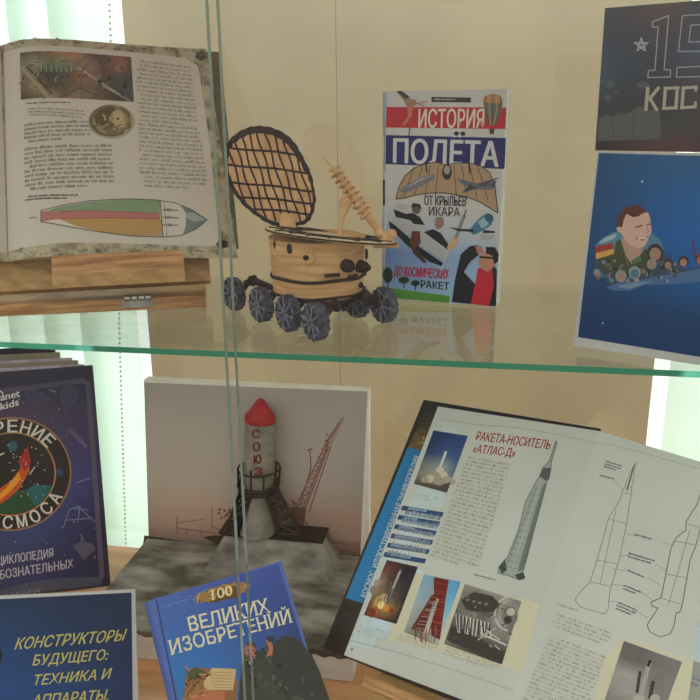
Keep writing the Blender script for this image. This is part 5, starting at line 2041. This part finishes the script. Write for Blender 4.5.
body2 = [(703, 486), (697, 505), (692, 512), (686, 522), (686, 530), (676, 538), (671, 548), (661, 598), (651, 602), (652, 606), (658, 608), (647, 625), (650, 632), (660, 637), (670, 634), (674, 626), (676, 613), (680, 612), (682, 606), (690, 560), (696, 545), (700, 530), (706, 500)]
pr.line(body2, .9, '6c706a', True)
for a_, b2 in (((674, 541), (696, 545)), ((665, 574), (688, 578)), ((660, 598), (681, 604)), ((686, 524), (699, 527)), ((690, 530), (668, 606))):
    pr.line([a_, b2], .7, lc)
for a_, b2 in (((626, 534), (643, 537)), ((661, 542), (675, 546)), ((620, 556), (632, 554)), ((656, 564), (668, 572)), ((613, 569), (628, 571)), ((648, 577), (660, 585)), ((610, 584), (624, 586)), ((641, 592), (655, 602)), ((608, 601), (618, 602)), ((634, 610), (648, 618)), ((614, 480), (623, 490))):
    pr.line([a_, b2], .5, '85887f')
pr.build('rocket_diagram', M_PAPER, part(ob9, 'right_pages'))
pr = Print(S10)
pr.layer = 2
for i, (a_, b2, c2, n_) in enumerate((((606, 460), (622, 465), 8, 3), ((600, 474), (619, 479), 3, 1), ((635, 533), (663, 541), 3, 1), ((629, 552), (656, 560), 6, 2), ((628, 569), (647, 577), 3, 1), ((624, 584), (641, 591), 6, 2), ((618, 601), (637, 609), 9, 3))):
    pr.para(a_, b2, (b2[0] - c2 * .3, b2[1] + c2), (a_[0] - c2 * .3, a_[1] + c2), n_, '67696a', 80 + i, 0)
pr.para((556, 602), (592, 613), (591, 617), (555, 606), 1, tx, 90, 0)
pr.para((556, 612), (612, 632), (608, 648), (550, 627), 4, tx, 91, 0)
pr.para((550, 634), (606, 656), (584, 722), (522, 700), 17, tx, 92, 0)
pr.para((694, 676), (706, 680), (700, 690), (690, 686), 2, '6f7c84', 93, 0)
pr.build('body_text', M_PAPER, part(ob9, 'right_pages'))
pr = Print(S10)
pr.layer = 3
pr.grid([(624, 641), (682, 662), (662, 716), (604, 702)], ['5a5a58 606060 686866 6c6c6a', '62625f 5e5e5c 6a6a68 6e6e6c', '8a8a86 8e8e8a 6a6a66 747472', '80807c 8c8c88 7c7c78 6c6c6a', '6a6a66 74746e 8a8a86 6a6a68'], 3, .06)
pr.layer = 3.4
pr.line([(649, 664), (641, 694)], 4.4, '8e8e8a').line([(650, 661), (648, 666)], 3, '2c2c2a').line([(640, 672), (637, 692)], 3, '3a3a38').line([(653, 682), (650, 698)], 4, '3c3c3a')
pr.ell(639, 699, 6, 4, '9a9a96', n=12).ell(655, 698, 5, 4, '94948f', n=12)
pr.build('launch_photograph', M_PAPER, part(ob9, 'right_pages'))

# lower stand: lip strip under the book's lower edge, leaning plank, base plank
LS = Sheet(S9.flat(0, 0, -.0165), S9.u, S9.v)
ls0, ls1 = S9.inv(372, 676)[0], GUT - .006
bv = min(gt0[1], lb9[1]) - .001
st2 = thing('book_stand', 'wooden stand with a plywood lip under the large rocket encyclopedia', 'book stand', (LS.flat(.12, 0)[0], LS.flat(.12, 0)[1], ZB))
q = MB()
q.slab(LS, ls0, ls1, -.03, .20, -.014, 0)
q.build('leaning_plank', M_PINE, st2, bevel=.001)
q = MB()
q.slab(LS, ls0, ls1, bv - .019, bv - .0075, .0002, .034)
q.build('lip', M_PLY, st2, bevel=.001)
pa, pb2 = LS.flat(ls0, .0, -.014), LS.flat(ls1, .0, -.014)
bb = np.array((-S9.u[1], S9.u[0], 0))
bb /= np.linalg.norm(bb)
q = MB()
c4 = [LS.flat(ls0, -.03, 0), LS.flat(ls1, -.03, 0)]
c4 = [np.array((p[0], p[1], 0)) for p in c4]
c4 = [c4[0] - bb * .005, c4[1] - bb * .005, c4[1] + bb * .14, c4[0] + bb * .14]
zt_ = min(LS.flat(ls0, -.03, -.014)[2], LS.flat(ls1, -.03, -.014)[2])
q.hexa([(p[0], p[1], ZB + .0005) for p in c4] + [(p[0], p[1], zt_ - .0005) for p in c4])
q.build('base_plank', M_PLY, st2, bevel=.001)
